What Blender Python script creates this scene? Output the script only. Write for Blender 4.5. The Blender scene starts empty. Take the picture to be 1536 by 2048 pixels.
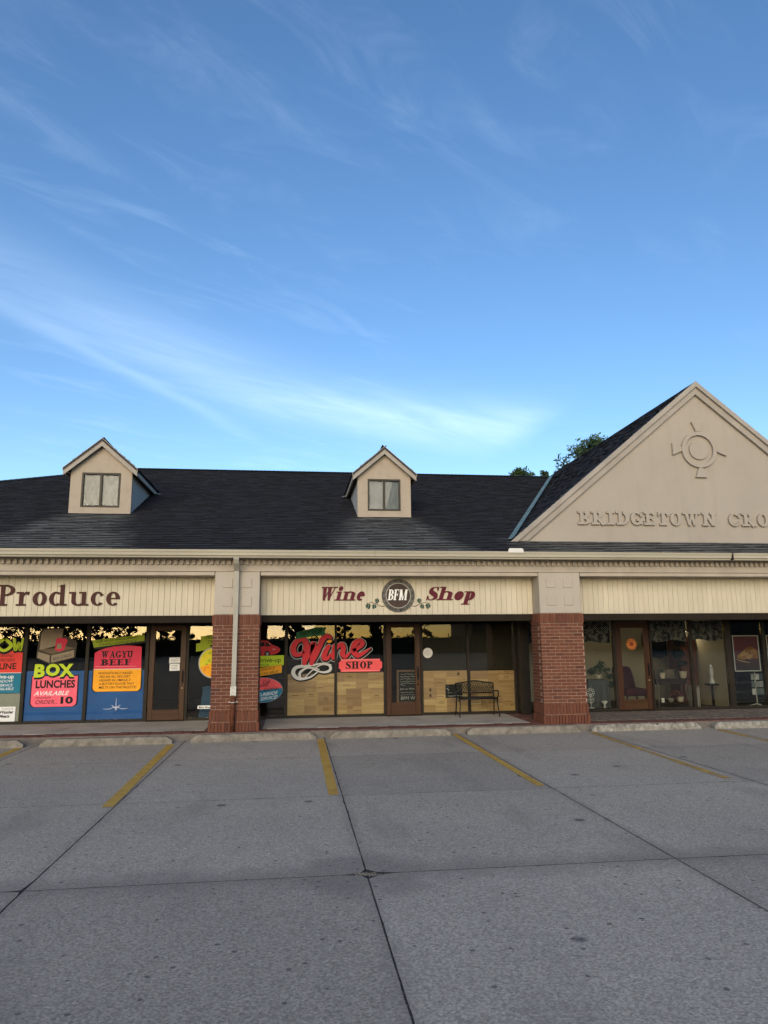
import bpy, bmesh, math, random
from mathutils import Vector, Matrix
import numpy as np

random.seed(7)
SC = bpy.context.scene
COL = SC.collection
R = math.radians

# ------------------------------------------------------------------ camera
cam_d = bpy.data.cameras.new('camera')
cam = bpy.data.objects.new('camera', cam_d)
COL.objects.link(cam)
cam_d.sensor_fit = 'VERTICAL'
cam_d.sensor_height = 24.0
cam_d.lens = 24.0 * 1420 / 2048
cam_d.clip_start = 0.05
cam_d.clip_end = 6000
PITCH, YAW, ROLL = R(10.2), R(7.2), 0.009
_fw = Vector((math.sin(YAW) * math.cos(PITCH), math.cos(YAW) * math.cos(PITCH), math.sin(PITCH)))
_rt = Vector((math.cos(YAW), -math.sin(YAW), 0))
_up = _rt.cross(_fw)
_cx = _rt * math.cos(ROLL) - _up * math.sin(ROLL)
_cy = _rt * math.sin(ROLL) + _up * math.cos(ROLL)
cam.matrix_world = Matrix(((_cx.x, _cy.x, -_fw.x, 0), (_cx.y, _cy.y, -_fw.y, 0), (_cx.z, _cy.z, -_fw.z, 1.85), (0, 0, 0, 1)))
SC.camera = cam

# ------------------------------------------------------------------ render and exposure
SC.view_settings.view_transform = 'Standard'
SC.view_settings.look = 'None'
SC.view_settings.exposure = 0.70
SC.view_settings.gamma = 1.0
SC.view_settings.use_curve_mapping = False
SC.render.engine = 'CYCLES'
SC.cycles.use_denoising = True
SC.cycles.max_bounces = 8
SC.cycles.transparent_max_bounces = 12
SC.cycles.sample_clamp_indirect = 6.0
SC.cycles.caustics_reflective = False
SC.cycles.caustics_refractive = False

# ------------------------------------------------------------------ world: low sun behind the camera, thin cirrus
SUN_EL, SUN_AZ = 12.5, 195.0     # azimuth measured clockwise from +Y (the view direction)
SKY_STRENGTH = 0.15
world = bpy.data.worlds.new('World')
SC.world = world
world.use_nodes = True
wn, wl = world.node_tree.nodes, world.node_tree.links
wn.clear()
def wnode(t, **kw):
    n = wn.new(t)
    for k, v in kw.items():
        setattr(n, k, v)
    return n
def wmath(op, a, b=None, c=None, clamp=False):
    n = wn.new('ShaderNodeMath')
    n.operation = op
    n.use_clamp = clamp
    for i, v in enumerate((a, b, c)):
        if v is None:
            continue
        if isinstance(v, (int, float)):
            n.inputs[i].default_value = v
        else:
            wl.new(v, n.inputs[i])
    return n.outputs[0]
w_out = wnode('ShaderNodeOutputWorld')
w_bg = wnode('ShaderNodeBackground')
w_bg.inputs['Strength'].default_value = SKY_STRENGTH
sky = wnode('ShaderNodeTexSky', sky_type='NISHITA')
sky.sun_disc = False
sky.sun_elevation = R(SUN_EL)
sky.sun_rotation = R(SUN_AZ)
sky.altitude = 200
sky.air_density = 1.0
sky.dust_density = 0.6
sky.ozone_density = 2.0
tc = wnode('ShaderNodeTexCoord')
sep = wnode('ShaderNodeSeparateXYZ')
wl.new(tc.outputs['Generated'], sep.inputs[0])
zc = wmath('MAXIMUM', sep.outputs[2], 0.06)
u = wmath('DIVIDE', sep.outputs[0], zc)
v = wmath('DIVIDE', sep.outputs[1], zc)
def wnoise(su, sv, ang, scale, detail, rough, warp=0.0, dist=0.0, off=0.0):
    """noise on the cloud layer's plane, stretched along a direction"""
    ca, sa = math.cos(ang), math.sin(ang)
    a = wmath('ADD', wmath('MULTIPLY', u, ca * su), wmath('MULTIPLY', v, sa * su))
    b = wmath('ADD', wmath('MULTIPLY', u, -sa * sv), wmath('MULTIPLY', v, ca * sv))
    cmb = wnode('ShaderNodeCombineXYZ')
    wl.new(a, cmb.inputs[0]); wl.new(b, cmb.inputs[1]); cmb.inputs[2].default_value = off
    n = wnode('ShaderNodeTexNoise')
    n.inputs['Scale'].default_value = scale
    n.inputs['Detail'].default_value = detail
    n.inputs['Roughness'].default_value = rough
    n.inputs['Distortion'].default_value = dist
    wl.new(cmb.outputs[0], n.inputs['Vector'])
    return n.outputs['Fac']
def wmap(x, a, b, c=0.0, d=1.0):
    n = wnode('ShaderNodeMapRange', interpolation_type='SMOOTHSTEP')
    wl.new(x, n.inputs[0])
    for i, q in enumerate((a, b, c, d)):
        n.inputs[i + 1].default_value = q
    return n.outputs[0]
# broad cirrus band
bend = wnoise(0.7, 0.7, 0.0, 1.2, 2, 0.5, off=3.1)
vb = wmath('ADD', v, wmath('MULTIPLY', wmath('SUBTRACT', bend, 0.5), 0.5))
curve = wmath('ADD', wmath('ADD', wmath('MULTIPLY', u, 0.75), wmath('MULTIPLY', wmath('MULTIPLY', u, u), -0.36)), 2.84)
dv = wmath('SUBTRACT', vb, curve)
dvn = wmath('DIVIDE', dv, 0.31)
band = wmath('POWER', 2.718, wmath('MULTIPLY', wmath('MULTIPLY', dvn, dvn), -1.0))
band = wmath('MULTIPLY', band, wmap(u, -1.5, 0.5, 0.12, 1.0))
band = wmath('MULTIPLY', band, wmap(u, 1.25, 1.0))
fine = wnoise(0.6, 2.0, 0.62, 2.2, 9, 0.6, dist=0.55)
band = wmath('MULTIPLY', band, wmap(fine, 0.2, 0.8, 0.35, 1.05))
# thin lower streak
ln = wmath('SUBTRACT', v, wmath('ADD', wmath('MULTIPLY', u, 1.98), 3.88))
ln = wmath('ADD', ln, wmath('MULTIPLY', wmath('SUBTRACT', fine, 0.5), 0.35))
lnn = wmath('DIVIDE', ln, 0.12)
streak = wmath('POWER', 2.718, wmath('MULTIPLY', wmath('MULTIPLY', lnn, lnn), -1.0))
streak = wmath('MULTIPLY', streak, wmath('MULTIPLY', wmap(u, -1.15, -0.7), wmap(u, -0.1, -0.45)))
# faint high wisps over the whole sky
w1 = wnoise(0.8, 2.2, 0.62, 3.2, 10, 0.62, dist=0.8, off=11.0)
w2 = wnoise(0.8, 0.8, 0.0, 1.1, 3, 0.5, off=5.0)
wisps = wmath('MULTIPLY', wmap(w1, 0.46, 0.82), wmap(w2, 0.35, 0.72))
mask = wmath('ADD', wmath('MULTIPLY', band, 0.40), wmath('MULTIPLY', streak, 0.10))
mask = wmath('ADD', mask, wmath('MULTIPLY', wisps, 0.12), clamp=True)
mask = wmath('MULTIPLY', mask, wmap(sep.outputs[2], 0.02, 0.22))
# the cirrus scatters the light of the sky dome around it
bright = wnode('ShaderNodeMix', data_type='RGBA')
bright.inputs['B'].default_value = (5.2, 6.4, 7.6, 1)
hsv = wnode('ShaderNodeHueSaturation')
hsv.inputs['Hue'].default_value = 0.506
hsv.inputs['Saturation'].default_value = 1.17
wl.new(sky.outputs[0], hsv.inputs['Color'])
wl.new(hsv.outputs[0], bright.inputs['A'])
wl.new(mask, bright.inputs['Factor'])
wl.new(bright.outputs['Result'], w_bg.inputs['Color'])
wl.new(w_bg.outputs[0], w_out.inputs[0])

# ------------------------------------------------------------------ the one sun lamp: low, warm and very soft
sun_d = bpy.data.lights.new('sun', 'SUN')
sun = bpy.data.objects.new('sun', sun_d)
COL.objects.link(sun)
sun_d.energy = 1.65
sun_d.angle = R(45)
sun_d.color = (1.0, 0.83, 0.64)
_az, _el = R(SUN_AZ), R(SUN_EL + 4.0)
_to = Vector((math.sin(_az) * math.cos(_el), math.cos(_az) * math.cos(_el), math.sin(_el)))
sun.rotation_euler = _to.to_track_quat('Z', 'Y').to_euler()
sun.location = _to * 60

# ------------------------------------------------------------------ helpers: materials
MATS = {}
def nodes_of(name):
    m = bpy.data.materials.new(name)
    m.use_nodes = True
    nt = m.node_tree
    return m, nt, nt.nodes, nt.links, nt.nodes['Principled BSDF']
def N(nt, t, ins=None, **kw):
    n = nt.nodes.new(t)
    for k, val in kw.items():
        setattr(n, k, val)
    for k, val in (ins or {}).items():
        if hasattr(val, 'is_output') or isinstance(val, bpy.types.NodeSocket):
            nt.links.new(val, n.inputs[k])
        else:
            n.inputs[k].default_value = val
    return n
def mixc(nt, fac, a, b, blend='MIX'):
    n = nt.nodes.new('ShaderNodeMix')
    n.data_type = 'RGBA'
    n.blend_type = blend
    for key, val in (('Factor', fac), ('A', a), ('B', b)):
        s = [i for i in n.inputs if i.name == key and (i.type == 'RGBA' or (key == 'Factor' and i.type == 'VALUE'))][0]
        if isinstance(val, bpy.types.NodeSocket):
            nt.links.new(val, s)
        else:
            s.default_value = (*val, 1) if isinstance(val, (tuple, list)) and len(val) == 3 else val
    return [o for o in n.outputs if o.type == 'RGBA'][0]
def ramp(nt, x, a, b, c=0.0, d=1.0):
    n = N(nt, 'ShaderNodeMapRange', {0: x, 1: a, 2: b, 3: c, 4: d})
    return n.outputs[0]
def noise(nt, vec, scale, detail=4, rough=0.55, dist=0.0):
    n = N(nt, 'ShaderNodeTexNoise', {'Scale': scale, 'Detail': detail, 'Roughness': rough, 'Distortion': dist})
    if vec is not None:
        nt.links.new(vec, n.inputs['Vector'])
    return n.outputs['Fac']
def mathn(nt, op, a, b=None, clamp=False):
    n = nt.nodes.new('ShaderNodeMath')
    n.operation = op
    n.use_clamp = clamp
    for i, val in enumerate((a, b)):
        if val is None:
            continue
        if isinstance(val, bpy.types.NodeSocket):
            nt.links.new(val, n.inputs[i])
        else:
            n.inputs[i].default_value = val
    return n.outputs[0]
def geo_pos(nt):
    return N(nt, 'ShaderNodeNewGeometry').outputs['Position']
def scaled(nt, vec, s):
    return N(nt, 'ShaderNodeVectorMath', {0: vec, 1: s}, operation='MULTIPLY').outputs[0]
def bump(nt, bsdf, h, strength=0.3, dist=0.01):
    b = N(nt, 'ShaderNodeBump', {'Strength': strength, 'Distance': dist, 'Height': h})
    nt.links.new(b.outputs[0], bsdf.inputs['Normal'])
def plain(name, col, rough=0.6, metal=0.0, var=0.12, scale=6.0, bmp=0.0, bscale=80.0, spec=None, objvar=0.0, stretch=None):
    """a colour with large and small unevenness; objvar = tone change from piece to piece"""
    if name in MATS:
        return MATS[name]
    m, nt, ns, ls, b = nodes_of(name)
    pos = geo_pos(nt)
    vec = scaled(nt, pos, stretch) if stretch else pos
    f = noise(nt, vec, scale, 6, 0.6)
    dark = tuple(c * (1 - 1.4 * var) for c in col)
    lite = tuple(min(1, c * (1 + 1.2 * var)) for c in col)
    c = mixc(nt, ramp(nt, f, 0.28, 0.72), dark, lite)
    if objvar:
        r = N(nt, 'ShaderNodeObjectInfo').outputs['Random']
        h = N(nt, 'ShaderNodeHueSaturation', {'Value': ramp(nt, r, 0, 1, 1 - objvar, 1 + objvar), 'Color': c})
        c = h.outputs[0]
    ls.new(c, b.inputs['Base Color'])
    f2 = noise(nt, vec, scale * 5, 3)
    ls.new(ramp(nt, f2, 0.3, 0.7, max(0, rough - 0.08), min(1, rough + 0.08)), b.inputs['Roughness'])
    b.inputs['Metallic'].default_value = metal
    b.inputs['Specular IOR Level'].default_value = 0.22 if spec is None else spec
    if bmp:
        bump(nt, b, noise(nt, vec, bscale, 4, 0.6), bmp, 0.004)
    MATS[name] = m
    return m
def flat(name, col, rough=0.45):
    return plain(name, col, max(rough, 0.55), var=0.05, scale=9, spec=0.15)
def emit(name, col, s):
    if name in MATS:
        return MATS[name]
    m, nt, ns, ls, b = nodes_of(name)
    b.inputs['Base Color'].default_value = (*col, 1)
    b.inputs['Emission Color'].default_value = (*col, 1)
    b.inputs['Emission Strength'].default_value = s
    MATS[name] = m
    return m
def glass_mat(name, ior=1.6, tint=(0.93, 0.95, 0.93), wave=0.0, boost=1.0):
    """a thin pane: mirror reflection by Fresnel over a clear or tinted sheet"""
    if name in MATS:
        return MATS[name]
    m, nt, ns, ls, b = nodes_of(name)
    ns.remove(b)
    out = ns['Material Output']
    fr = N(nt, 'ShaderNodeFresnel', {'IOR': ior})
    tr = N(nt, 'ShaderNodeBsdfTransparent', {'Color': (*tint, 1)})
    gl = N(nt, 'ShaderNodeBsdfGlossy', {'Roughness': 0.004, 'Color': (1, 1, 1, 1)})
    if wave:
        pos = geo_pos(nt)
        bp = N(nt, 'ShaderNodeBump', {'Strength': wave, 'Distance': 0.01, 'Height': noise(nt, pos, 1.1, 2, 0.5)})
        ls.new(bp.outputs[0], gl.inputs['Normal'])
    mx = N(nt, 'ShaderNodeMixShader', {0: mathn(nt, 'MULTIPLY', fr.outputs[0], boost, True)})
    ls.new(tr.outputs[0], mx.inputs[1])
    ls.new(gl.outputs[0], mx.inputs[2])
    ls.new(mx.outputs[0], out.inputs[0])
    MATS[name] = m
    return m

# ------------------------------------------------------------------ helpers: meshes
class MB:
    """collects shapes and links them as ONE mesh object"""
    def __init__(s):
        s.v, s.f, s.smooth = [], [], []
    def add(s, vs, fs, sm=False):
        o = len(s.v)
        s.v += [tuple(p) for p in vs]
        s.f += [tuple(i + o for i in f) for f in fs]
        s.smooth += [sm] * len(fs)
        return s
    def box(s, x0, x1, y0, y1, z0, z1):
        vs = [(x, y, z) for z in (z0, z1) for y in (y0, y1) for x in (x0, x1)]
        return s.add(vs, [(0, 2, 3, 1), (4, 5, 7, 6), (0, 1, 5, 4), (2, 6, 7, 3), (0, 4, 6, 2), (1, 3, 7, 5)])
    def cbox(s, x0, x1, y0, y1, z0, z1, c=0.006):
        """box with chamfered edges (44 triangles)"""
        q = lambda a, b: (a + c, b - c)
        X, Y, Z = (x0, x1), (y0, y1), (z0, z1)
        xi, yi, zi = q(*X), q(*Y), q(*Z)
        vs, ix = [], {}
        for i in (0, 1):
            for j in (0, 1):
                for k in (0, 1):
                    for ax, p in enumerate(((X[i], yi[j], zi[k]), (xi[i], Y[j], zi[k]), (xi[i], yi[j], Z[k]))):
                        ix[(i, j, k, ax)] = len(vs)
                        vs.append(p)
        fs = []
        for ax in range(3):
            o = [a for a in range(3) if a != ax]
            for sd in (0, 1):
                def g(a, b):
                    key = [0, 0, 0]; key[ax] = sd; key[o[0]] = a; key[o[1]] = b
                    return ix[(*key, ax)]
                fs.append((g(0, 0), g(1, 0), g(1, 1), g(0, 1)))
        for ax in range(3):
            o = [a for a in range(3) if a != ax]
            for a in (0, 1):
                for b in (0, 1):
                    def g(e, face):
                        key = [0, 0, 0]; key[ax] = e; key[o[0]] = a; key[o[1]] = b
                        return ix[(*key, face)]
                    fs.append((g(0, o[0]), g(1, o[0]), g(1, o[1]), g(0, o[1])))
        for i in (0, 1):
            for j in (0, 1):
                for k in (0, 1):
                    fs.append((ix[(i, j, k, 0)], ix[(i, j, k, 1)], ix[(i, j, k, 2)]))
        return s.add(vs, fs)
    def prism(s, poly, axis, a0, a1):
        """2-D polygon pushed along an axis; poly is (x,z) for 'y', (y,z) for 'x', (x,y) for 'z'"""
        n = len(poly)
        def P(p, a):
            return (p[0], a, p[1]) if axis == 'y' else ((a, p[0], p[1]) if axis == 'x' else (p[0], p[1], a))
        vs = [P(p, a0) for p in poly] + [P(p, a1) for p in poly]
        fs = [tuple(range(n))[::-1], tuple(range(n, 2 * n))]
        fs += [(i, (i + 1) % n, n + (i + 1) % n, n + i) for i in range(n)]
        return s.add(vs, fs)
    def tube(s, pts, rad, seg=8, sm=True):
        """tube along a path; rad a number or one radius per point"""
        pts = [Vector(p) for p in pts]
        rs = rad if isinstance(rad, (list, tuple)) else [rad] * len(pts)
        vs, fs = [], []
        prev = None
        for i, p in enumerate(pts):
            t = (pts[min(i + 1, len(pts) - 1)] - pts[max(i - 1, 0)])
            t = t.normalized() if t.length > 1e-9 else Vector((0, 0, 1))
            if prev is None:
                n = t.orthogonal().normalized()
            else:
                n = (prev - t * prev.dot(t))
                n = n.normalized() if n.length > 1e-6 else t.orthogonal().normalized()
            prev = n
            b = t.cross(n)
            for k in range(seg):
                a = 2 * math.pi * k / seg
                vs.append(p + (n * math.cos(a) + b * math.sin(a)) * rs[i])
        for i in range(len(pts) - 1):
            for k in range(seg):
                fs.append((i * seg + k, i * seg + (k + 1) % seg, (i + 1) * seg + (k + 1) % seg, (i + 1) * seg + k))
        fs.append(tuple(range(seg))[::-1])
        fs.append(tuple(range((len(pts) - 1) * seg, len(pts) * seg)))
        return s.add(vs, fs, sm)
    def lathe(s, prof, cx, cy, seg=20, sm=True):
        vs, fs = [], []
        for r, z in prof:
            for k in range(seg):
                a = 2 * math.pi * k / seg
                vs.append((cx + r * math.cos(a), cy + r * math.sin(a), z))
        for i in range(len(prof) - 1):
            for k in range(seg):
                fs.append((i * seg + k, i * seg + (k + 1) % seg, (i + 1) * seg + (k + 1) % seg, (i + 1) * seg + k))
        fs.append(tuple(range(seg))[::-1])
        fs.append(tuple(range((len(prof) - 1) * seg, len(prof) * seg)))
        return s.add(vs, fs, sm)
    def build(s, name, mat=None, parent=None, loc=None, label=None, kind=None):
        me = bpy.data.meshes.new(name)
        me.from_pydata(s.v, [], s.f)
        bm = bmesh.new()
        bm.from_mesh(me)
        bmesh.ops.recalc_face_normals(bm, faces=bm.faces)
        bm.to_mesh(me)
        bm.free()
        if any(s.smooth):
            me.polygons.foreach_set('use_smooth', s.smooth)
        o = bpy.data.objects.new(name, me)
        COL.objects.link(o)
        if mat:
            me.materials.append(mat)
        if parent:
            adopt(o, parent)
        if loc:
            o.location = loc
        if label:
            o['label'] = label
        if kind:
            o['kind'] = kind
        return o
def inst(name, me, parent, loc, rot=(0, 0, 0), scale=(1, 1, 1)):
    o = bpy.data.objects.new(name, me)
    COL.objects.link(o)
    adopt(o, parent)
    o.location, o.rotation_euler, o.scale = loc, rot, scale
    return o
INV = {}          # children of these are placed in world metres
def adopt(o, parent):
    o.parent = parent
    if parent.name in INV:
        o.matrix_parent_inverse = INV[parent.name]
def thing(name, label, cat, loc=(0, 0, 0), group=None, rotz=0, local=False):
    o = bpy.data.objects.new(name, None)
    COL.objects.link(o)
    o.empty_display_size = 0.2
    o.location = loc
    o.rotation_euler = (0, 0, rotz)
    if not local:
        INV[o.name] = Matrix.Translation(-Vector(loc))
    tag(o, label, cat, group)
    return o
def part(name, parent, loc=(0, 0, 0)):
    o = bpy.data.objects.new(name, None)
    COL.objects.link(o)
    o.empty_display_size = 0.1
    adopt(o, parent)
    o.location = loc
    INV[o.name] = Matrix.Translation(-Vector(loc))
    return o
def tag(o, label, cat, group=None):
    o['label'] = label
    o['category'] = cat
    if group:
        o['group'] = group
    return o
def struct(o):
    o['kind'] = 'structure'
    return o
def copy_tree(o, parent=None):
    c = o.copy()
    COL.objects.link(c)
    c.parent = parent
    for ch in list(o.children):
        copy_tree(ch, c)
    return c

# ------------------------------------------------------------------ helpers: lettering
def text_obj(name, txt, x, y, z, h, mat, parent, align='CENTER', shear=0.0, bold=0.0, width=None, depth=0.0012, tilt=0.0, space=1.0):
    """plain hand-drawn looking capitals on a vertical face that looks towards -Y; h = cap height; width fits the line"""
    cu = bpy.data.curves.new(name, 'FONT')
    cu.body = txt
    cu.align_x = align
    cu.size = h / 0.7
    cu.shear = shear
    cu.offset = bold * h
    cu.extrude = depth
    cu.space_character = space
    cu.resolution_u = 3
    tmp = bpy.data.objects.new(name, cu)
    COL.objects.link(tmp)
    dg = bpy.context.evaluated_depsgraph_get()
    me = bpy.data.meshes.new_from_object(tmp.evaluated_get(dg))
    bpy.data.objects.remove(tmp)
    bpy.data.curves.remove(cu)
    me.materials.clear()
    me.materials.append(mat)
    if width and len(me.vertices):
        xs = [p.co.x for p in me.vertices]
        k = width / max(1e-6, max(xs) - min(xs))
        for p in me.vertices:
            p.co.x *= k
    o = bpy.data.objects.new(name, me)
    COL.objects.link(o)
    adopt(o, parent)
    o.location = (x, y, z)
    o.rotation_euler = (R(90), tilt, 0)
    return o

def sm_path(pts, n=8):
    """Catmull-Rom through points (any dimension)"""
    P = [np.array(p, float) for p in pts]
    P = [2 * P[0] - P[1]] + P + [2 * P[-1] - P[-2]]
    out = []
    for i in range(1, len(P) - 2):
        a, b, c, d = P[i - 1:i + 3]
        for k in range(n):
            t = k / n
            out.append(0.5 * ((2 * b) + (c - a) * t + (2 * a - 5 * b + 4 * c - d) * t * t + (3 * b - a - 3 * c + d) * t ** 3))
    out.append(P[-2])
    return out
def stroke_poly(pts, n=8, smooth=True, cap=True):
    """outline of a stroke with points (x, y, width)"""
    pts = sm_path(pts, n) if smooth and len(pts) > 2 else [np.array(p, float) for p in pts]
    L, Rr = [], []
    for i, p in enumerate(pts):
        t = pts[min(i + 1, len(pts) - 1)][:2] - pts[max(i - 1, 0)][:2]
        t = t / (np.linalg.norm(t) + 1e-9)
        nrm = np.array((-t[1], t[0]))
        L.append(p[:2] + nrm * p[2] / 2)
        Rr.append(p[:2] - nrm * p[2] / 2)
    return [tuple(a) for a in L], [tuple(a) for a in Rr]

class Glyph:
    """letter shapes in a unit of cap height; pieces are polygon strips"""
    def __init__(s, stem, thin, serif):
        s.st, s.th, s.se = stem, thin, serif
        s.q = []
    def poly(s, *p):
        s.q.append(list(p))
    def rect(s, x0, x1, y0, y1):
        s.poly((x0, y0), (x1, y0), (x1, y1), (x0, y1))
    def stk(s, *pts, smooth=True):
        L, Rr = stroke_poly(pts, 7, smooth)
        for i in range(len(L) - 1):
            s.poly(Rr[i], Rr[i + 1], L[i + 1], L[i])
    def stem_(s, x, y0=0, y1=1, bot=True, top=True, k=0.7):
        s.rect(x, x + s.st, y0, y1)
        e = s.st * k * s.se
        h = s.th * 1.05
        if bot and s.se: s.rect(x - e, x + s.st + e, y0, y0 + h)
        if top and s.se: s.rect(x - e, x + s.st + e, y1 - h, y1)
    def ring(s, cx, cy, rx, ry, a0=0, a1=360, n=28, w=None, t=None):
        """ellipse ring: thick on the sides, thin at top and bottom"""
        w = w or s.st * 1.06
        t = t or s.th
        for i in range(n):
            aa = [R(a0 + (a1 - a0) * (i + k) / n) for k in (0, 1)]
            o = [(cx + rx * math.cos(a), cy + ry * math.sin(a)) for a in aa]
            q = [(cx + (rx - w) * math.cos(a), cy + (ry - t) * math.sin(a)) for a in aa]
            s.poly(o[0], o[1], q[1], q[0])

def glyph(ch, stem, thin, serif):
    """returns (pieces, advance) for one letter; x-height 0.66"""
    g = Glyph(stem, thin, serif)
    S, T, e = stem, thin, stem * 0.7 * serif
    x = e
    XH = 0.66
    if ch in 'PBRD':
        g.stem_(x)
        bx = x + S * 0.5
        if ch == 'D':
            rx = 0.56
            g.ring(bx + 0.1, 0.5, rx, 0.5, -90, 90); g.rect(bx, bx + 0.1, 0, T); g.rect(bx, bx + 0.1, 1 - T, 1)
            adv = bx + 0.1 + rx + 0.06
        else:
            rx = 0.42
            g.ring(bx + 0.12, 0.735, rx, 0.265, -90, 90); g.rect(bx, bx + 0.12, 1 - T, 1); g.rect(bx, bx + 0.12, 0.47, 0.47 + T)
            adv = bx + 0.12 + rx + 0.06
            if ch == 'B':
                g.ring(bx + 0.12, 0.27, rx + 0.06, 0.27, -90, 90); g.rect(bx, bx + 0.12, 0, T)
                adv += 0.05
            if ch == 'R':
                g.stk((bx + 0.2, 0.5, S), (bx + 0.62, 0.0, S), smooth=False)
                g.rect(bx + 0.42, bx + 0.84, 0, T)
                adv += 0.22
    elif ch in 'IHNMUEFT':
        if ch == 'I':
            g.stem_(x); adv = x + S + e + 0.06
        if ch == 'H':
            g.stem_(x); g.stem_(x + 0.52); g.rect(x, x + 0.52 + S, 0.46, 0.46 + T); adv = x + 0.52 + S + e + 0.06
        if ch == 'N':
            g.stem_(x, k=0.5); g.stem_(x + 0.6, bot=False, k=0.5)
            g.poly((x, 1), (x + S * 1.1, 1), (x + 0.6 + S, 0), (x + 0.6, 0)); adv = x + 0.6 + S + e + 0.06
        if ch == 'M':
            w = 0.78
            g.stem_(x, k=0.5); g.stem_(x + w, k=0.5)
            g.poly((x, 1), (x + S * 1.1, 1), (x + w / 2 + S * 0.8, 0), (x + w / 2 + S * 0.1, 0))
            g.poly((x + w + S * 0.3, 1), (x + w, 1), (x + w / 2 + S * 0.35, 0), (x + w / 2 + S * 0.6, 0)); adv = x + w + S + e + 0.06
        if ch == 'U':
            g.stem_(x, 0.32, 1, bot=False); g.stem_(x + 0.52, 0.32, 1, bot=False, k=0.5)
            g.ring(x + 0.26 + S / 2, 0.33, 0.26 + S / 2, 0.34, 180, 360); adv = x + 0.52 + S + e + 0.06
        if ch in 'EF':
            g.stem_(x)
            w = 0.6
            g.rect(x, x + w, 1 - T, 1); g.rect(x, x + 0.44, 0.47, 0.47 + T)
            if serif:
                g.poly((x + w - T, 1 - T), (x + w, 1 - T), (x + w, 0.72), (x + w - T * 0.5, 0.74))
                g.rect(x + 0.42, x + 0.42 + T * 0.8, 0.37, 0.66)
            if ch == 'E':
                g.rect(x, x + w + 0.04, 0, T)
                if serif: g.poly((x + w - T * 0.8, T), (x + w + 0.04, T), (x + w + 0.05, 0.3), (x + w, 0.28))
            adv = x + w + 0.1
        if ch == 'T':
            w = 0.78
            g.stem_(x + w / 2 - S / 2, top=False); g.rect(x, x + w, 1 - T, 1)
            if serif:
                g.poly((x, 1 - T), (x + T, 1 - T), (x + T * 0.5, 0.7), (x, 0.7)); g.poly((x + w - T, 1 - T), (x + w, 1 - T), (x + w, 0.7), (x + w - T * 0.5, 0.7))
            adv = x + w + 0.06
    elif ch in 'WAY':
        if ch == 'W':
            w = 0.29
            for k in (0, 1):
                o = x + k * w * 1.35
                g.poly((o, 1), (o + S * 1.05, 1), (o + w + S * 0.55, 0), (o + w - S * 0.1, 0))
                g.poly((o + w * 2 + S * 0.2, 1), (o + w * 2 - T * 0.9 + S * 0.2, 1), (o + w - S * 0.05, 0), (o + w + T * 0.9, 0))
                if serif:
                    g.rect(o - e * 0.8, o + S * 1.05 + e * 0.8, 1 - T, 1)
            if serif:
                g.rect(x + w * 3.35 - e, x + w * 3.35 + S * 0.3 + e, 1 - T, 1)
            adv = x + w * 3.35 + S * 0.3 + e + 0.04
        if ch == 'A':
            w = 0.8
            g.poly((x + 0.02, 0), (x + 0.02 + T, 0), (x + w / 2 + T * 0.4, 1), (x + w / 2 - T * 0.3, 1))
            g.poly((x + w - S, 0), (x + w, 0), (x + w / 2 + S * 0.35, 1), (x + w / 2 - S * 0.5, 1))
            g.rect(x + 0.2, x + w - 0.2, 0.28, 0.28 + T)
            if serif:
                g.rect(x - 0.08, x + 0.22, 0, T); g.rect(x + w - S - 0.1, x + w + 0.08, 0, T)
            adv = x + w + 0.1
        if ch == 'Y':
            w = 0.76
            g.stem_(x + w / 2 - S / 2, 0, 0.45, top=False)
            g.poly((x, 1), (x + S * 1.1, 1), (x + w / 2 + S / 2, 0.42), (x + w / 2 - S / 2, 0.42))
            g.poly((x + w, 1), (x + w - T, 1), (x + w / 2 - S * 0.1, 0.42), (x + w / 2 + S / 2, 0.42))
            if serif:
                g.rect(x - 0.08, x + S + 0.1, 1 - T, 1); g.rect(x + w - 0.2, x + w + 0.06, 1 - T, 1)
            adv = x + w + 0.06
    elif ch in 'OCG':
        rx = 0.44
        cx = rx + 0.03
        if ch == 'O':
            g.ring(cx, 0.5, rx, 0.515)
            adv = cx + rx + 0.02
        else:
            g.ring(cx, 0.5, rx, 0.515, 42, 318)
            ex = cx + rx * 0.74
            g.poly((ex - T * 0.6, 0.66), (ex + T * 0.7, 0.62), (ex + T * 0.7, 1.0), (ex - T * 0.1, 0.86))
            if ch == 'G':
                g.rect(ex - S * 0.6, ex + S * 0.45, 0.06, 0.44); g.rect(ex - S * 0.6 - e, ex + S * 0.45 + e, 0.44 - T, 0.44)
            else:
                g.poly((ex - T * 0.6, 0.2), (ex + T * 0.2, 0.14), (ex + T * 0.7, 0.34), (ex + T * 0.2, 0.36))
            adv = ex + 0.18
    elif ch == 'S':
        g.stk((0.62, 0.80, T), (0.52, 0.95, T * 0.9), (0.34, 0.985 - T / 2, T), (0.14 + S * 0.2, 0.82, S * 0.85), (0.20, 0.62, S), (0.40, 0.49, S * 1.15), (0.58, 0.35, S),
              (0.60, 0.17, S * 0.85), (0.42, T / 2, T), (0.22, 0.04, T * 0.9), (0.09, 0.2, T))
        if serif:
            g.poly((0.6, 1.0), (0.66, 1.0), (0.68, 0.68), (0.58, 0.74)); g.poly((0.02, 0.0), (0.08, 0.0), (0.12, 0.3), (0.02, 0.34))
        adv = 0.78
    elif ch in 'odce':
        rx, ry = 0.315, XH / 2 + 0.012
        cx = rx + 0.03
        if ch == 'o':
            g.ring(cx, XH / 2, rx, ry); adv = cx + rx + 0.06
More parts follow.
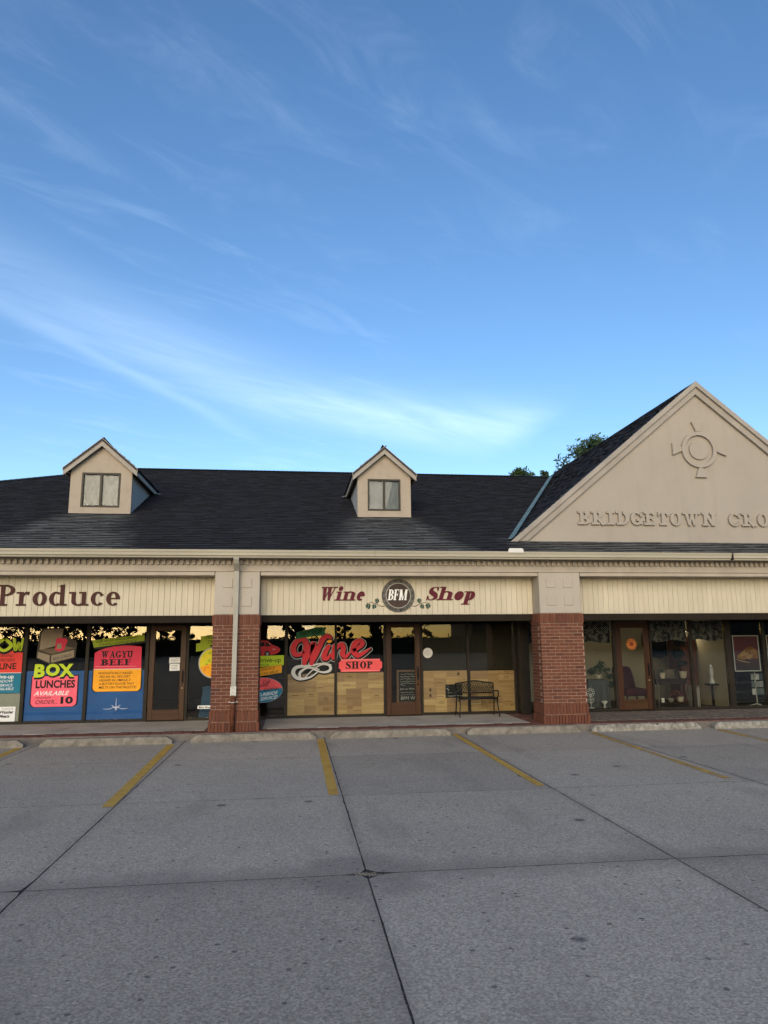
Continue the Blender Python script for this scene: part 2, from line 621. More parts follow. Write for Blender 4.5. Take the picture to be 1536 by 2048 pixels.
        if ch == 'd':
            g.ring(cx, XH / 2, rx, ry, 50, 310)
            g.rect(cx + rx - S * 0.75, cx + rx + S * 0.25, 0, 1)
            g.poly((cx + rx - S * 1.4, 0.93), (cx + rx - S * 0.7, 0.9), (cx + rx + S * 0.25, 1.0), (cx + rx + S * 0.25, 1.02))
            g.rect(cx + rx - S * 0.2, cx + rx + S * 0.25 + e, 0, T); adv = cx + rx + S * 0.25 + e + 0.06
        if ch == 'c':
            g.ring(cx, XH / 2, rx, ry, 55, 320)
            g.stk((cx + rx * 0.45, XH * 0.86, T), (cx + rx * 0.62, XH * 0.72, S * 0.95), smooth=False); adv = cx + rx + 0.03
        if ch == 'e':
            g.ring(cx, XH / 2, rx, ry, 0, 315)
            g.rect(cx - rx + S * 0.5, cx + rx, XH * 0.5 - T * 0.3, XH * 0.5 + T * 0.5); adv = cx + rx + 0.06
    elif ch in 'rnuihp':
        if ch == 'i':
            g.stem_(x, 0, XH, top=False); g.rect(x - e, x + S, XH - T, XH)
            n = 14
            g.poly(*[(x + S / 2 + S * 0.62 * math.cos(6.283 * k / n), 0.88 + S * 0.62 * math.sin(6.283 * k / n)) for k in range(n)])
            adv = x + S + e + 0.05
        if ch == 'r':
            g.stem_(x, 0, XH, top=False); g.rect(x - e, x + S, XH - T, XH)
            g.stk((x + S * 0.8, XH * 0.68, T), (x + S * 1.5, XH * 0.93, T * 1.1), (x + S * 2.3, XH * 0.88, S * 0.95), smooth=True); adv = x + S * 2.75 + 0.05
        if ch in 'nh':
            g.stem_(x, 0, XH if ch == 'n' else 1, top=False); yt = XH if ch == 'n' else 1
            g.rect(x - e, x + S, yt - T, yt)
            g.ring(x + S + 0.16, XH - 0.2, 0.16 + S * 0.9, 0.215, 0, 140, 16); x2 = x + S * 0.9 + 0.32
            g.rect(x2 - S * 0.06, x2 + S, 0, XH - 0.2); g.rect(x2 - e, x2 + S + e, 0, T); adv = x2 + S + e + 0.05
        if ch == 'u':
            g.rect(x, x + S, 0.2, XH); g.rect(x - e, x + S, XH - T, XH)
            g.ring(x + 0.16 + S * 0.9, 0.2, 0.16 + S * 0.9, 0.215, 180, 320, 16); x2 = x + 0.32 + S * 0.8
            g.rect(x2, x2 + S, 0, XH); g.rect(x2 - e, x2 + S, XH - T, XH); g.rect(x2, x2 + S + e, 0, T); adv = x2 + S + e + 0.05
        if ch == 'p':
            g.stem_(x, -0.34, XH, top=False); g.rect(x - e, x + S, XH - T, XH)
            g.ring(x + S * 0.5 + 0.18, XH / 2, 0.33, XH / 2 + 0.012, -140, 140); adv = x + S * 0.5 + 0.18 + 0.33 + 0.06
    else:
        adv = 0.36
    return g.q, adv

def letter_mesh(pieces, h, depth, mat, shear=0.0, sx=1.0, name='letter', step=0.00025):
    mb = MB()
    for k, p in enumerate(pieces):
        d = depth + step * (k % 9)
        q = [((a + shear * b) * h * sx, b * h) for a, b in p]
        ar = sum(q[i][0] * q[(i + 1) % len(q)][1] - q[(i + 1) % len(q)][0] * q[i][1] for i in range(len(q)))
        if ar < 0:
            q = q[::-1]
        mb.prism(q, 'y', -d, 0.0)
    return mb
def lettering(txt, x0, x1, y, z, h, depth, mat, parent, stem=0.17, thin=0.07, serif=1.0, shear=0.0, track=0.0, name='letter', ymesh=True):
    """serif letters, each its own mesh, standing on a face that looks towards -Y, fitted between x0 and x1"""
    seq, cur = [], 0.0
    for ch in txt:
        if ch == ' ':
            cur += 0.42
            continue
        q, adv = glyph(ch, stem, thin, serif)
        seq.append((cur, q))
        cur += adv + track
    k = (x1 - x0) / (cur * h)
    for off, q in seq:
        mb = letter_mesh(q, h, depth, mat, shear, k)
        mb.build(name, mat, parent, (x0 + off * h * k, y, z))

# ------------------------------------------------------------------ materials
def concrete_mat():
    m, nt, ns, ls, b = nodes_of('lot_concrete')
    pos = geo_pos(nt)
    sp = N(nt, 'ShaderNodeSeparateXYZ', {0: pos})
    X, Y = sp.outputs[0], sp.outputs[1]
    big = noise(nt, pos, 0.55, 5, 0.6)
    mid = noise(nt, pos, 3.2, 6, 0.65)
    fin = noise(nt, pos, 48.0, 6, 0.8)
    c = mixc(nt, ramp(nt, big, 0.3, 0.7), (0.29, 0.252, 0.192), (0.41, 0.354, 0.27))
    c = mixc(nt, ramp(nt, mid, 0.35, 0.7, 0.0, 0.5), c, (0.31, 0.272, 0.215))
    c = mixc(nt, ramp(nt, fin, 0.32, 0.68, 0.0, 1.0), mixc(nt, 0.55, c, (0.12, 0.105, 0.09)), mixc(nt, 0.4, c, (0.60, 0.53, 0.44)))
    ag = N(nt, 'ShaderNodeTexVoronoi', {'Scale': 70.0, 'Vector': pos})
    av = N(nt, 'ShaderNodeSeparateColor', {0: ag.outputs['Color']}).outputs[0]
    c = N(nt, 'ShaderNodeHueSaturation', {'Value': ramp(nt, av, 0, 1, 0.72, 1.28), 'Color': c}).outputs[0]
    # tone from slab to slab
    r = N(nt, 'ShaderNodeObjectInfo').outputs['Random']
    c = N(nt, 'ShaderNodeHueSaturation', {'Value': ramp(nt, r, 0, 1, 0.9, 1.1), 'Color': c}).outputs[0]
    # grime spread from the joints (irregular)
    def near_line(S, p0, w):
        d = mathn(nt, 'ABSOLUTE', mathn(nt, 'SUBTRACT', S, p0))
        d = mathn(nt, 'ADD', d, mathn(nt, 'MULTIPLY', mathn(nt, 'SUBTRACT', noise(nt, pos, 2.3, 5, 0.65), 0.5), w * 1.6))
        return ramp(nt, d, w, 0.0)
    dx = mathn(nt, 'SUBTRACT', X, 0.62)
    dy = mathn(nt, 'SUBTRACT', Y, 6.12)
    dist = mathn(nt, 'SQRT', mathn(nt, 'ADD', mathn(nt, 'MULTIPLY', mathn(nt, 'MULTIPLY', dx, dx), 0.75), mathn(nt, 'MULTIPLY', mathn(nt, 'MULTIPLY', dy, dy), 1.3)))
    dist = mathn(nt, 'ADD', dist, mathn(nt, 'MULTIPLY', mathn(nt, 'SUBTRACT', noise(nt, pos, 1.9, 5, 0.6), 0.5), 1.0))
    stain = ramp(nt, dist, 0.68, 0.35, 0.0, 0.55)
    stain = mathn(nt, 'MAXIMUM', stain, mathn(nt, 'MULTIPLY', near_line(Y, 6.12, 0.34), 0.5))
    for jx in (-2.01, 0.605, 3.24, 5.96):
        stain = mathn(nt, 'MAXIMUM', stain, mathn(nt, 'MULTIPLY', near_line(X, jx, 0.1), 0.35))
    c = mixc(nt, stain, c, (0.16, 0.14, 0.118))
    # tyre-polished and drip spots
    vo = N(nt, 'ShaderNodeTexVoronoi', {'Scale': 1.7, 'Vector': pos, 'Randomness': 1.0})
    spot = ramp(nt, mathn(nt, 'ADD', vo.outputs['Distance'], mathn(nt, 'MULTIPLY', noise(nt, pos, 30, 2), 0.05)), 0.15, 0.10, 0.0, 0.8)
    keep = N(nt, 'ShaderNodeSeparateColor', {0: vo.outputs['Color']}).outputs[1]
    spot = mathn(nt, 'MULTIPLY', spot, mathn(nt, 'GREATER_THAN', keep, 0.6))
    c = mixc(nt, spot, c, (0.07, 0.068, 0.067))
    fl = N(nt, 'ShaderNodeTexVoronoi', {'Scale': 9.0, 'Vector': pos})
    fk = N(nt, 'ShaderNodeSeparateColor', {0: fl.outputs['Color']}).outputs[0]
    fleck = mathn(nt, 'MULTIPLY', mathn(nt, 'LESS_THAN', mathn(nt, 'ADD', fl.outputs['Distance'], mathn(nt, 'MULTIPLY', noise(nt, pos, 60, 2), 0.08)), 0.19), mathn(nt, 'GREATER_THAN', fk, 0.72))
    c = mixc(nt, mathn(nt, 'MULTIPLY', fleck, 0.75), c, (0.075, 0.068, 0.06))
    drip = ramp(nt, noise(nt, scaled(nt, pos, (1.0, 0.28, 1)), 1.5, 3, 0.5), 0.56, 0.74, 0.0, 0.45)
    c = mixc(nt, drip, c, (0.17, 0.15, 0.125))
    ls.new(c, b.inputs['Base Color'])
    b.inputs['Roughness'].default_value = 0.82
    b.inputs['Specular IOR Level'].default_value = 0.25
    bump(nt, b, mathn(nt, 'ADD', fin, mathn(nt, 'MULTIPLY', mid, 0.6)), 0.5, 0.004)
    return m
M_LOT = concrete_mat()
M_TAR = plain('joint_sealant', (0.03, 0.028, 0.026), 0.7, var=0.3, scale=8)
M_WALK = plain('walk_concrete', (0.42, 0.38, 0.31), 0.8, var=0.16, scale=1.6, bmp=0.3, bscale=70)
M_KERB = plain('kerb_concrete', (0.165, 0.145, 0.12), 0.85, var=0.2, scale=5, bmp=0.5, bscale=60)
M_STOP = plain('precast_concrete', (0.215, 0.19, 0.15), 0.88, var=0.28, scale=7, bmp=0.9, bscale=45)
M_STOP_OLD = plain('weathered_concrete', (0.27, 0.25, 0.205), 0.9, var=0.38, scale=11, bmp=1.0, bscale=32)

def stucco_mat(name, col, stain=0.0):
    m, nt, ns, ls, b = nodes_of(name)
    pos = geo_pos(nt)
    big = noise(nt, pos, 0.8, 5, 0.6)
    runs = noise(nt, scaled(nt, pos, (2.2, 2.2, 0.25)), 2.4, 5, 0.6)
    c = mixc(nt, ramp(nt, big, 0.3, 0.7), tuple(x * 0.94 for x in col), tuple(x * 1.05 for x in col))
    c = mixc(nt, ramp(nt, runs, 0.5, 0.75, 0.0, 0.28), c, tuple(x * y for x, y in zip(col, (0.8, 0.78, 0.72))))
    if stain:
        c = mixc(nt, ramp(nt, noise(nt, pos, 6, 5, 0.65), 0.52, 0.75, 0.0, stain), c, tuple(x * y for x, y in zip(col, (0.6, 0.55, 0.45))))
    ls.new(c, b.inputs['Base Color'])
    b.inputs['Roughness'].default_value = 0.9
    b.inputs['Specular IOR Level'].default_value = 0.2
    bump(nt, b, mathn(nt, 'ADD', noise(nt, pos, 130, 4, 0.65), noise(nt, pos, 30, 3, 0.6)), 0.35, 0.004)
    return m
M_STUCCO = stucco_mat('tan_stucco', (0.362, 0.320, 0.268))
M_STUCCO_D = stucco_mat('dormer_stucco', (0.385, 0.325, 0.255), 0.35)
M_STUCCO_P = stucco_mat('pillar_stucco', (0.41, 0.365, 0.305))
M_TRIM = plain('painted_trim', (0.40, 0.345, 0.28), 0.6, var=0.08, scale=3)
M_RAKE = plain('rake_paint', (0.335, 0.30, 0.255), 0.7, var=0.1, scale=2.5)
M_GUTTER = plain('gutter_paint', (0.42, 0.385, 0.295), 0.42, var=0.09, scale=1.4, stretch=(0.4, 1, 3))
M_SPOUT = plain('downspout_paint', (0.35, 0.33, 0.275), 0.5, var=0.14, scale=4, stretch=(1, 1, 0.3))
M_RUST = plain('rusty_iron', (0.115, 0.042, 0.022), 0.85, var=0.5, scale=14, bmp=0.6, bscale=60)
M_BOARD = plain('cream_board', (0.53, 0.47, 0.35), 0.55, var=0.07, scale=2.2, objvar=0.03, stretch=(2, 2, 0.4), bmp=0.1)
M_BRONZE = plain('dark_bronze', (0.022, 0.017, 0.012), 0.5, var=0.2, scale=4, spec=0.15)
M_HEADER = plain('brown_header', (0.022, 0.017, 0.012), 0.7, var=0.15, scale=2, spec=0.08)
M_SOFFIT = plain('soffit_board', (0.06, 0.05, 0.04), 0.8, var=0.15, scale=2)
M_COPPER = plain('verdigris_copper', (0.13, 0.20, 0.20), 0.6, var=0.35, scale=7)
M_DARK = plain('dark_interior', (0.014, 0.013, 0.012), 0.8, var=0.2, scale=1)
M_MORTAR = plain('mortar', (0.32, 0.22, 0.165), 0.95, var=0.2, scale=9, bmp=0.4, bscale=90)
M_BACKWALL = plain('shop_wall_paint', (0.40, 0.355, 0.24), 0.8, var=0.06, scale=1)
M_FLOOR = plain('shop_floor', (0.05, 0.042, 0.034), 0.5, var=0.2, scale=2)

def brick_mat(name, a, b_, c_):
    m, nt, ns, ls, b = nodes_of(name)
    pos = geo_pos(nt)
    r = N(nt, 'ShaderNodeObjectInfo').outputs['Random']
    isl = N(nt, 'ShaderNodeNewGeometry').outputs['Random Per Island']
    rr = mathn(nt, 'FRACT', mathn(nt, 'ADD', mathn(nt, 'MULTIPLY', r, 7.3), isl))
    c = mixc(nt, ramp(nt, rr, 0, 0.6), a, b_)
    c = mixc(nt, ramp(nt, rr, 0.75, 1.0, 0, 0.8), c, c_)
    f = noise(nt, pos, 26, 5, 0.7)
    c = mixc(nt, ramp(nt, f, 0.3, 0.75, 0.0, 0.5), c, tuple(x * 0.55 for x in a))
    c = mixc(nt, ramp(nt, noise(nt, pos, 2.2, 5, 0.65), 0.58, 0.82, 0.0, 0.22), c, (0.30, 0.185, 0.135))
    ls.new(c, b.inputs['Base Color'])
    b.inputs['Roughness'].default_value = 0.85
    b.inputs['Specular IOR Level'].default_value = 0.25
    bump(nt, b, mathn(nt, 'ADD', f, noise(nt, pos, 120, 3, 0.6)), 0.5, 0.004)
    return m
M_BRICK = brick_mat('red_brick', (0.128, 0.045, 0.027), (0.175, 0.064, 0.036), (0.080, 0.031, 0.024))
M_PAVEBRICK = brick_mat('paving_brick', (0.13, 0.055, 0.042), (0.18, 0.08, 0.06), (0.11, 0.058, 0.048))
M_PAVER = brick_mat('worn_paver', (0.155, 0.125, 0.10), (0.20, 0.165, 0.13), (0.13, 0.095, 0.075))

def shingle_mat():
    m, nt, ns, ls, b = nodes_of('asphalt_shingle')
    pos = geo_pos(nt)
    isl = N(nt, 'ShaderNodeNewGeometry').outputs['Random Per Island']
    c = mixc(nt, isl, (0.012, 0.0115, 0.0125), (0.034, 0.033, 0.036))
    sp = N(nt, 'ShaderNodeSeparateXYZ', {0: pos})
    X, Y, Z = sp.outputs
    # algae-free fans washed clean by run-off below the dormers and the gable
    wob = mathn(nt, 'MULTIPLY', mathn(nt, 'SUBTRACT', noise(nt, pos, 1.1, 4, 0.6), 0.5), 0.9)
    clean = None
    for cx, tilt_ in ((-4.6, 0.10), (2.17, 0.0)):
        d = mathn(nt, 'ABSOLUTE', mathn(nt, 'ADD', mathn(nt, 'SUBTRACT', X, cx), mathn(nt, 'MULTIPLY', mathn(nt, 'SUBTRACT', 17.0, Y), tilt_)))
        half = mathn(nt, 'ADD', 0.62, mathn(nt, 'MULTIPLY', mathn(nt, 'SUBTRACT', 17.0, Y), 0.30))
        k = ramp(nt, mathn(nt, 'ADD', mathn(nt, 'SUBTRACT', d, half), wob), 0.30, -0.25)
        k = mathn(nt, 'MULTIPLY', k, ramp(nt, Y, 17.1, 16.9))
        clean = k if clean is None else mathn(nt, 'MAXIMUM', clean, k)
    g = mathn(nt, 'MULTIPLY', ramp(nt, mathn(nt, 'ADD', X, wob), 4.5, 5.1), ramp(nt, Y, 15.3, 15.1))
    clean = mathn(nt, 'MAXIMUM', clean, g)
    clean = mathn(nt, 'MULTIPLY', clean, ramp(nt, noise(nt, pos, 3, 3), 0.3, 0.6, 0.75, 1.0))
    cl = mixc(nt, isl, (0.095, 0.094, 0.082), (0.20, 0.198, 0.172))
    c = mixc(nt, clean, c, cl)
    c = mixc(nt, ramp(nt, noise(nt, pos, 160, 2, 0.7), 0.35, 0.7, 0.0, 0.12), c, (0.16, 0.165, 0.175))
    ls.new(c, b.inputs['Base Color'])
    b.inputs['Roughness'].default_value = 0.95
    b.inputs['Specular IOR Level'].default_value = 0.15
    bump(nt, b, noise(nt, pos, 220, 3, 0.7), 0.5, 0.003)
    return m
M_SHINGLE = shingle_mat()
M_SHADOWLINE = plain('painted_course_shade', (0.008, 0.008, 0.010), 0.95, var=0.2)
M_ROOFBODY = plain('roof_underlay', (0.03, 0.03, 0.034), 0.95)

def wood_mat(name, a, b_, grain=26.0, along='z', objvar=0.12, rough=0.5, knots=False):
    m, nt, ns, ls, b = nodes_of(name)
    pos = geo_pos(nt)
    st = {'z': (1, 1, 0.07), 'x': (0.07, 1, 1)}[along]
    r = N(nt, 'ShaderNodeObjectInfo').outputs['Random']
    off = N(nt, 'ShaderNodeCombineXYZ', {0: mathn(nt, 'MULTIPLY', r, 31.0), 1: mathn(nt, 'MULTIPLY', r, 17.0), 2: mathn(nt, 'MULTIPLY', r, 9.0)}).outputs[0]
    vec = N(nt, 'ShaderNodeVectorMath', {0: scaled(nt, pos, st), 1: off}, operation='ADD').outputs[0]
    f = noise(nt, vec, grain, 7, 0.62, 0.6)
    c = mixc(nt, ramp(nt, f, 0.33, 0.68), a, b_)
    if knots:
        vo = N(nt, 'ShaderNodeTexVoronoi', {'Scale': 2.3, 'Vector': N(nt, 'ShaderNodeVectorMath', {0: pos, 1: off}, operation='ADD').outputs[0]})
        c = mixc(nt, ramp(nt, vo.outputs['Distance'], 0.10, 0.03, 0, 0.75), c, tuple(x * 0.35 for x in a))
    c = N(nt, 'ShaderNodeHueSaturation', {'Value': ramp(nt, r, 0, 1, 1 - objvar, 1 + objvar), 'Hue': ramp(nt, r, 0, 1, 0.492, 0.508), 'Color': c}).outputs[0]
    ls.new(c, b.inputs['Base Color'])
    b.inputs['Roughness'].default_value = rough
    b.inputs['Specular IOR Level'].default_value = 0.2
    bump(nt, b, f, 0.25, 0.002)
    return m
M_DOOR = wood_mat('stained_door_wood', (0.034, 0.014, 0.006), (0.068, 0.028, 0.011), 18, 'z', 0.1, 0.42)
M_DOORH = wood_mat('stained_rail_wood', (0.034, 0.014, 0.006), (0.068, 0.028, 0.011), 18, 'x', 0.08, 0.42)
M_CRATE = wood_mat('crate_pine', (0.46, 0.285, 0.12), (0.69, 0.475, 0.24), 9, 'x', 0.25, 0.6, True)
M_GLASS = glass_mat('shop_glass', 1.46, (0.86, 0.87, 0.84), 0.005)
M_GLASS_UP = glass_mat('dormer_glass', 1.3, (0.85, 0.88, 0.88), 0.05)
M_BRASS = plain('brass', (0.72, 0.55, 0.28), 0.25, 1.0, 0.08)
M_IRON = plain('black_iron', (0.014, 0.013, 0.012), 0.42, 0.6, 0.2, 30, spec=0.4)
M_WHITE = flat('white_paint', (0.78, 0.77, 0.73))
M_BLACK = flat('black_paint', (0.012, 0.011, 0.011))
M_PAPER = flat('white_paper', (0.74, 0.73, 0.70), 0.8)
M_RED = flat('signal_red', (0.58, 0.035, 0.045))
M_CORAL = flat('coral_paint', (0.80, 0.10, 0.105))
M_PINK = flat('hot_pink_paint', (0.83, 0.125, 0.175))
M_CRIMSON = flat('crimson_paint', (0.66, 0.04, 0.08))
M_LIME = flat('lime_paint', (0.50, 0.62, 0.03))
M_LIME_D = flat('olive_lime_paint', (0.30, 0.36, 0.02))
M_ORANGE = flat('orange_paint', (0.85, 0.36, 0.02))
M_YELLOW = flat('yellow_paint', (0.72, 0.58, 0.03))
M_TEAL = flat('teal_paint', (0.015, 0.16, 0.24))
M_BLUE = plain('blue_board', (0.016, 0.15, 0.56), 0.5, var=0.12, scale=2.5)
M_GREEN = flat('dark_green_paint', (0.025, 0.15, 0.055))
M_MAROON = plain('maroon_letter', (0.095, 0.008, 0.018), 0.6, var=0.05, spec=0.2)
M_BROWN = plain('brown_letter', (0.052, 0.014, 0.010), 0.6, var=0.05, spec=0.2)
M_SILVER = flat('silver_paint', (0.45, 0.45, 0.43))
M_CARD = flat('carton_brown', (0.16, 0.115, 0.075), 0.7)
M_CARD_L = flat('carton_light', (0.30, 0.24, 0.165), 0.7)

# ------------------------------------------------------------------ ground and parking lot
g = MB().add([(-1500, -1500, -0.04), (1500, -1500, -0.04), (1500, 1500, -0.04), (-1500, 1500, -0.04)], [(0, 1, 2, 3)]).build('ground', M_LOT)
struct(g)
JX = [-9.92, -7.28, -4.65, -2.01, 0.605, 3.24, 5.96, 8.62, 11.3, 13.95]
JY = [-8.8, -5.8, -2.85, 0.12, 3.1, 6.10, 9.05, 12.02, 14.40]
lot = MB().add([(JX[0], JY[0], -0.0045), (JX[-1], JY[0], -0.0045), (JX[-1], JY[-1], -0.0045), (JX[0], JY[-1], -0.0045)], [(0, 1, 2, 3)]).build('parking_lot', M_TAR)
struct(lot)
rng = random.Random(3)
def slab(x0, x1, y0, y1, gaps, chip):
    """concrete slab with uneven edges; gaps = left, right, near, far half-gap; chip = broken corners {(ix,iy): size}"""
    x0 += gaps[0]; x1 -= gaps[1]; y0 += gaps[2]; y1 -= gaps[3]
    pts = []
    def edge(a, b, nrm):
        n = 26
        for i in range(n):
            t = i / n
            j = rng.gauss(0, 0.0016) + (rng.random() < 0.08) * rng.uniform(0.002, 0.010)
            j = min(0.014, abs(j))
            pts.append((a[0] + (b[0] - a[0]) * t - nrm[0] * j, a[1] + (b[1] - a[1]) * t - nrm[1] * j))
    edge((x0, y0), (x1, y0), (0, -1)); edge((x1, y0), (x1, y1), (1, 0))
    edge((x1, y1), (x0, y1), (0, 1)); edge((x0, y1), (x0, y0), (-1, 0))
    if chip:
        cx, cy, r1, r2 = chip
        out = []
        for p in pts:
            d = math.hypot((p[0] - cx) / r1, (p[1] - cy) / r2)
            if d < 1:
                s = rng.uniform(0.85, 1.1)
                sx = 1 if x0 > cx - 0.2 else -1
                sy = 1 if y0 > cy - 0.2 else -1
                k = (1 - d) * s
                p = (p[0] + sx * r1 * 0.32 * k, p[1] + sy * r2 * 0.42 * k)
            out.append(p)
        pts = out
    n = len(pts)
    vs = [(*p, 0.0) for p in pts] + [(*p, -0.10) for p in pts]
    fs = [tuple(range(n))] + [(i, (i + 1) % n, n + (i + 1) % n, n + i) for i in range(n)]
    o = MB().add(vs, fs).build('concrete_slab', M_LOT, lot)
    o.data.materials.append(M_TAR)                  # sealant sticks to the slab's edges
    o.data.polygons.foreach_set('material_index', [0] + [1] * n)
    return o
for i in range(len(JX) - 1):
    for j in range(len(JY) - 1):
        gy = {5: 0.004, 6: 0.003, 7: 0.003}
        near = gy.get(j, 0.006) if j else 0.0
        far = gy.get(j + 1, 0.006) if j < len(JY) - 2 else 0.0
        gx = 0.0052
        chip = None
        if i in (3, 4) and j in (4, 5):
            chip = (0.605, 6.10, 0.24 if i == 4 else 0.15, 0.10)
        elif i in (2, 3) and j in (4, 5):
            chip = (-2.01, 6.10, 0.07, 0.05)
        slab(JX[i], JX[i + 1], JY[j], JY[j + 1], (gx, gx, near, far), chip)
# crumbs of broken concrete and grit lying in the open joints
mb = MB()
def pebble(x, y, z, r):
    n = 6
    vs = [(x, y, z + r * 0.8)]
    vs += [(x + r * rng.uniform(0.7, 1.2) * math.cos(a), y + r * rng.uniform(0.7, 1.2) * math.sin(a), z + rng.uniform(-0.2, 0.2) * r) for a in [6.283 * k / n for k in range(n)]]
    mb.add(vs, [(0, 1 + k, 1 + (k + 1) % n) for k in range(n)])
for k in range(150):
    pebble(0.605 + rng.gauss(0, 0.06), 6.10 + rng.gauss(0, 0.022), -0.003, rng.uniform(0.003, 0.010))
for jx in (-2.01, 0.605, 3.24):
    for k in range(220):
        pebble(jx + rng.gauss(0, 0.005), rng.uniform(3, 9.5), -0.0045, rng.uniform(0.0015, 0.0045))
mb.build('joint_grit', plain('grit', (0.17, 0.15, 0.125), 0.9, var=0.5, scale=60), lot, kind='stuff')
# yellow stall lines, worn thin; they lie on the slabs beside the joints
def line_mat(name, wear):
    m, nt, ns, ls, b = nodes_of(name)
    pos = geo_pos(nt)
    w = ramp(nt, mathn(nt, 'ADD', mathn(nt, 'MULTIPLY', noise(nt, pos, 60, 4, 0.7), 0.6), mathn(nt, 'MULTIPLY', noise(nt, pos, 3.0, 4, 0.6), 0.5)), wear, wear + 0.16)
    c = mixc(nt, ramp(nt, noise(nt, pos, 5, 4), 0.3, 0.7), (0.40, 0.235, 0.035), (0.50, 0.30, 0.05))
    ls.new(c, b.inputs['Base Color'])
    b.inputs['Roughness'].default_value = 0.75
    tr = N(nt, 'ShaderNodeBsdfTransparent')
    mx = N(nt, 'ShaderNodeMixShader', {0: w})
    ls.new(b.outputs[0], mx.inputs[1]); ls.new(tr.outputs[0], mx.inputs[2])
    ls.new(mx.outputs[0], ns['Material Output'].inputs[0])
    return m
LM = [line_mat('yellow_line_paint', 0.60), line_mat('faded_line_paint', 0.50)]
for (xa0, xa1, ya, xb0, xb1, yb, m) in [(-4.92, -4.79, 13.95, -4.79, -4.66, 8.9, 0), (-2.27, -2.13, 13.88, -2.15, -2.02, 8.88, 0), (0.455, 0.59, 14.1, 0.44, 0.565, 9.1, 0),
                                      (3.11, 3.225, 14.3, 3.09, 3.20, 9.2, 0), (5.84, 5.95, 14.05, 5.66, 5.78, 9.25, 1), (8.47, 8.60, 14.0, 8.32, 8.44, 9.25, 1)]:
    n = 14
    vs = []
    for k in range(n + 1):
        t = k / n
        j0, j1 = rng.uniform(-0.003, 0.003), rng.uniform(-0.003, 0.003)
        vs += [(xa0 + (xb0 - xa0) * t + j0, ya + (yb - ya) * t, 0.004), (xa1 + (xb1 - xa1) * t + j1, ya + (yb - ya) * t, 0.004)]
    MB().add(vs, [(2 * k, 2 * k + 1, 2 * k + 3, 2 * k + 2) for k in range(n)]).build('stall_line', LM[m], lot)

# ------------------------------------------------------------------ sidewalk with brick border
SW = 0.13
walk = MB().box(-17, 18, 14.40, 16.70, -0.06, SW - 0.012).build('sidewalk', M_KERB)
struct(walk)
def walk_slab(x0, x1, y0, y1):
    MB().cbox(x0, x1, y0, y1, SW - 0.05, SW, 0.004).build('concrete_slab', M_WALK, walk)
for a, b in ((-16.9, -13.4), (-13.39, -10.2), (-10.19, -7.6), (-7.59, -4.6), (-4.59, -1.72)):
    walk_slab(a, b, 14.815, 16.69)
for a, b in ((-0.60, 2.12), (2.13, 4.90)):
    walk_slab(a, b, 14.815, 16.69)
bm_ = MB().cbox(-0.096, 0.096, -0.0965, 0.0965, -0.03, 0.03, 0.004).build('brick', M_PAVEBRICK, walk)
BR_ME = bm_.data
bpy.data.objects.remove(bm_)
x = -7.6
while x < 11.6:
    for row in (0, 1):
        inst('brick', BR_ME, walk, (x + rng.uniform(-0.003, 0.003), 14.505 + row * 0.2, SW - 0.031 + rng.uniform(-0.003, 0.004)), (rng.uniform(-0.01, 0.01), rng.uniform(-0.01, 0.01), rng.uniform(-0.012, 0.012)))
    x += 0.2
# brick strips beside the pillars
mb = MB()
for (xa, xb) in ((-1.70, -0.62), (4.92, 6.10)):
    x = xa
    while x < xb - 0.09:
        y = 14.82
        while y < 16.66:
            mb.cbox(x, x + 0.093, y, min(y + 0.193, 16.68), SW - 0.05, SW - 0.002 + rng.uniform(-0.003, 0.003), 0.003)
            y += 0.2
        x += 0.1
mb.build('bricks', M_PAVEBRICK, walk, kind='stuff')
# diagonal pavers in front of the right-hand shop
mb = MB()
c45 = math.sqrt(0.5)
for i in range(-60, 80):
    for j in range(-60, 80):
        uu, vv = i * 0.205 + (j % 2) * 0.1, j * 0.105
        cx, cy = 11.5 + (uu - vv) * c45, 15.7 + (uu + vv) * c45
        if 6.25 < cx < 17.8 and 14.98 < cy < 16.55:
            h = SW - 0.001 + rng.uniform(-0.004, 0.004)
            q = [(cx + (a - b) * c45, cy + (a + b) * c45) for a, b in ((-0.098, -0.048), (0.098, -0.048), (0.098, 0.048), (-0.098, 0.048))]
            mb.prism(q, 'z', SW - 0.04, h)
mb.build('pavers', M_PAVER, walk, kind='stuff')

# ------------------------------------------------------------------ the building
bld = thing('strip_mall', 'long tan stucco shopping arcade with dark shingle roof and brick pillars', 'building', (1.0, 16.7, 0.0))
# --- walls behind and beside the shop fronts
mb = MB()
mb.box(-16.2, 18, 16.62, 16.86, 2.345, 3.45)            # band over the shop windows
mb.box(-16.2, -10.2, 16.60, 16.85, 0.0, 2.345)
mb.box(-16.2, -16.0, 16.86, 31.5, 0.0, 3.45)
mb.box(17.8, 18, 16.86, 31.5, 0.0, 3.45)
mb.box(-16.2, 18, 31.5, 31.7, 0.0, 3.45)
mb.build('wall', M_STUCCO, bld)
MB().box(-15.9, 17.7, 16.74, 31.4, 0.02, 0.125).build('shop_floor', M_FLOOR, bld)
MB().box(-15.9, 17.7, 16.87, 31.4, 2.75, 2.85).build('shop_ceiling', plain('ceiling_tile', (0.40, 0.38, 0.34), 0.9), bld)
mb = MB()
mb.box(-10.3, -10.2, 16.87, 22.5, 0.126, 2.74)
mb.box(5.28, 5.42, 16.76, 22.5, 0.126, 2.74)
mb.box(-10.19, 5.27, 22.5, 22.7, 0.126, 2.74)
mb.build('inner_wall', M_DARK, bld)
mb = MB()
mb.box(5.43, 10.60, 19.6, 19.75, 0.126, 2.74)
mb.box(5.43, 5.46, 16.76, 19.59, 0.126, 2.74)
mb.box(10.60, 10.72, 16.78, 19.75, 0.126, 2.74)
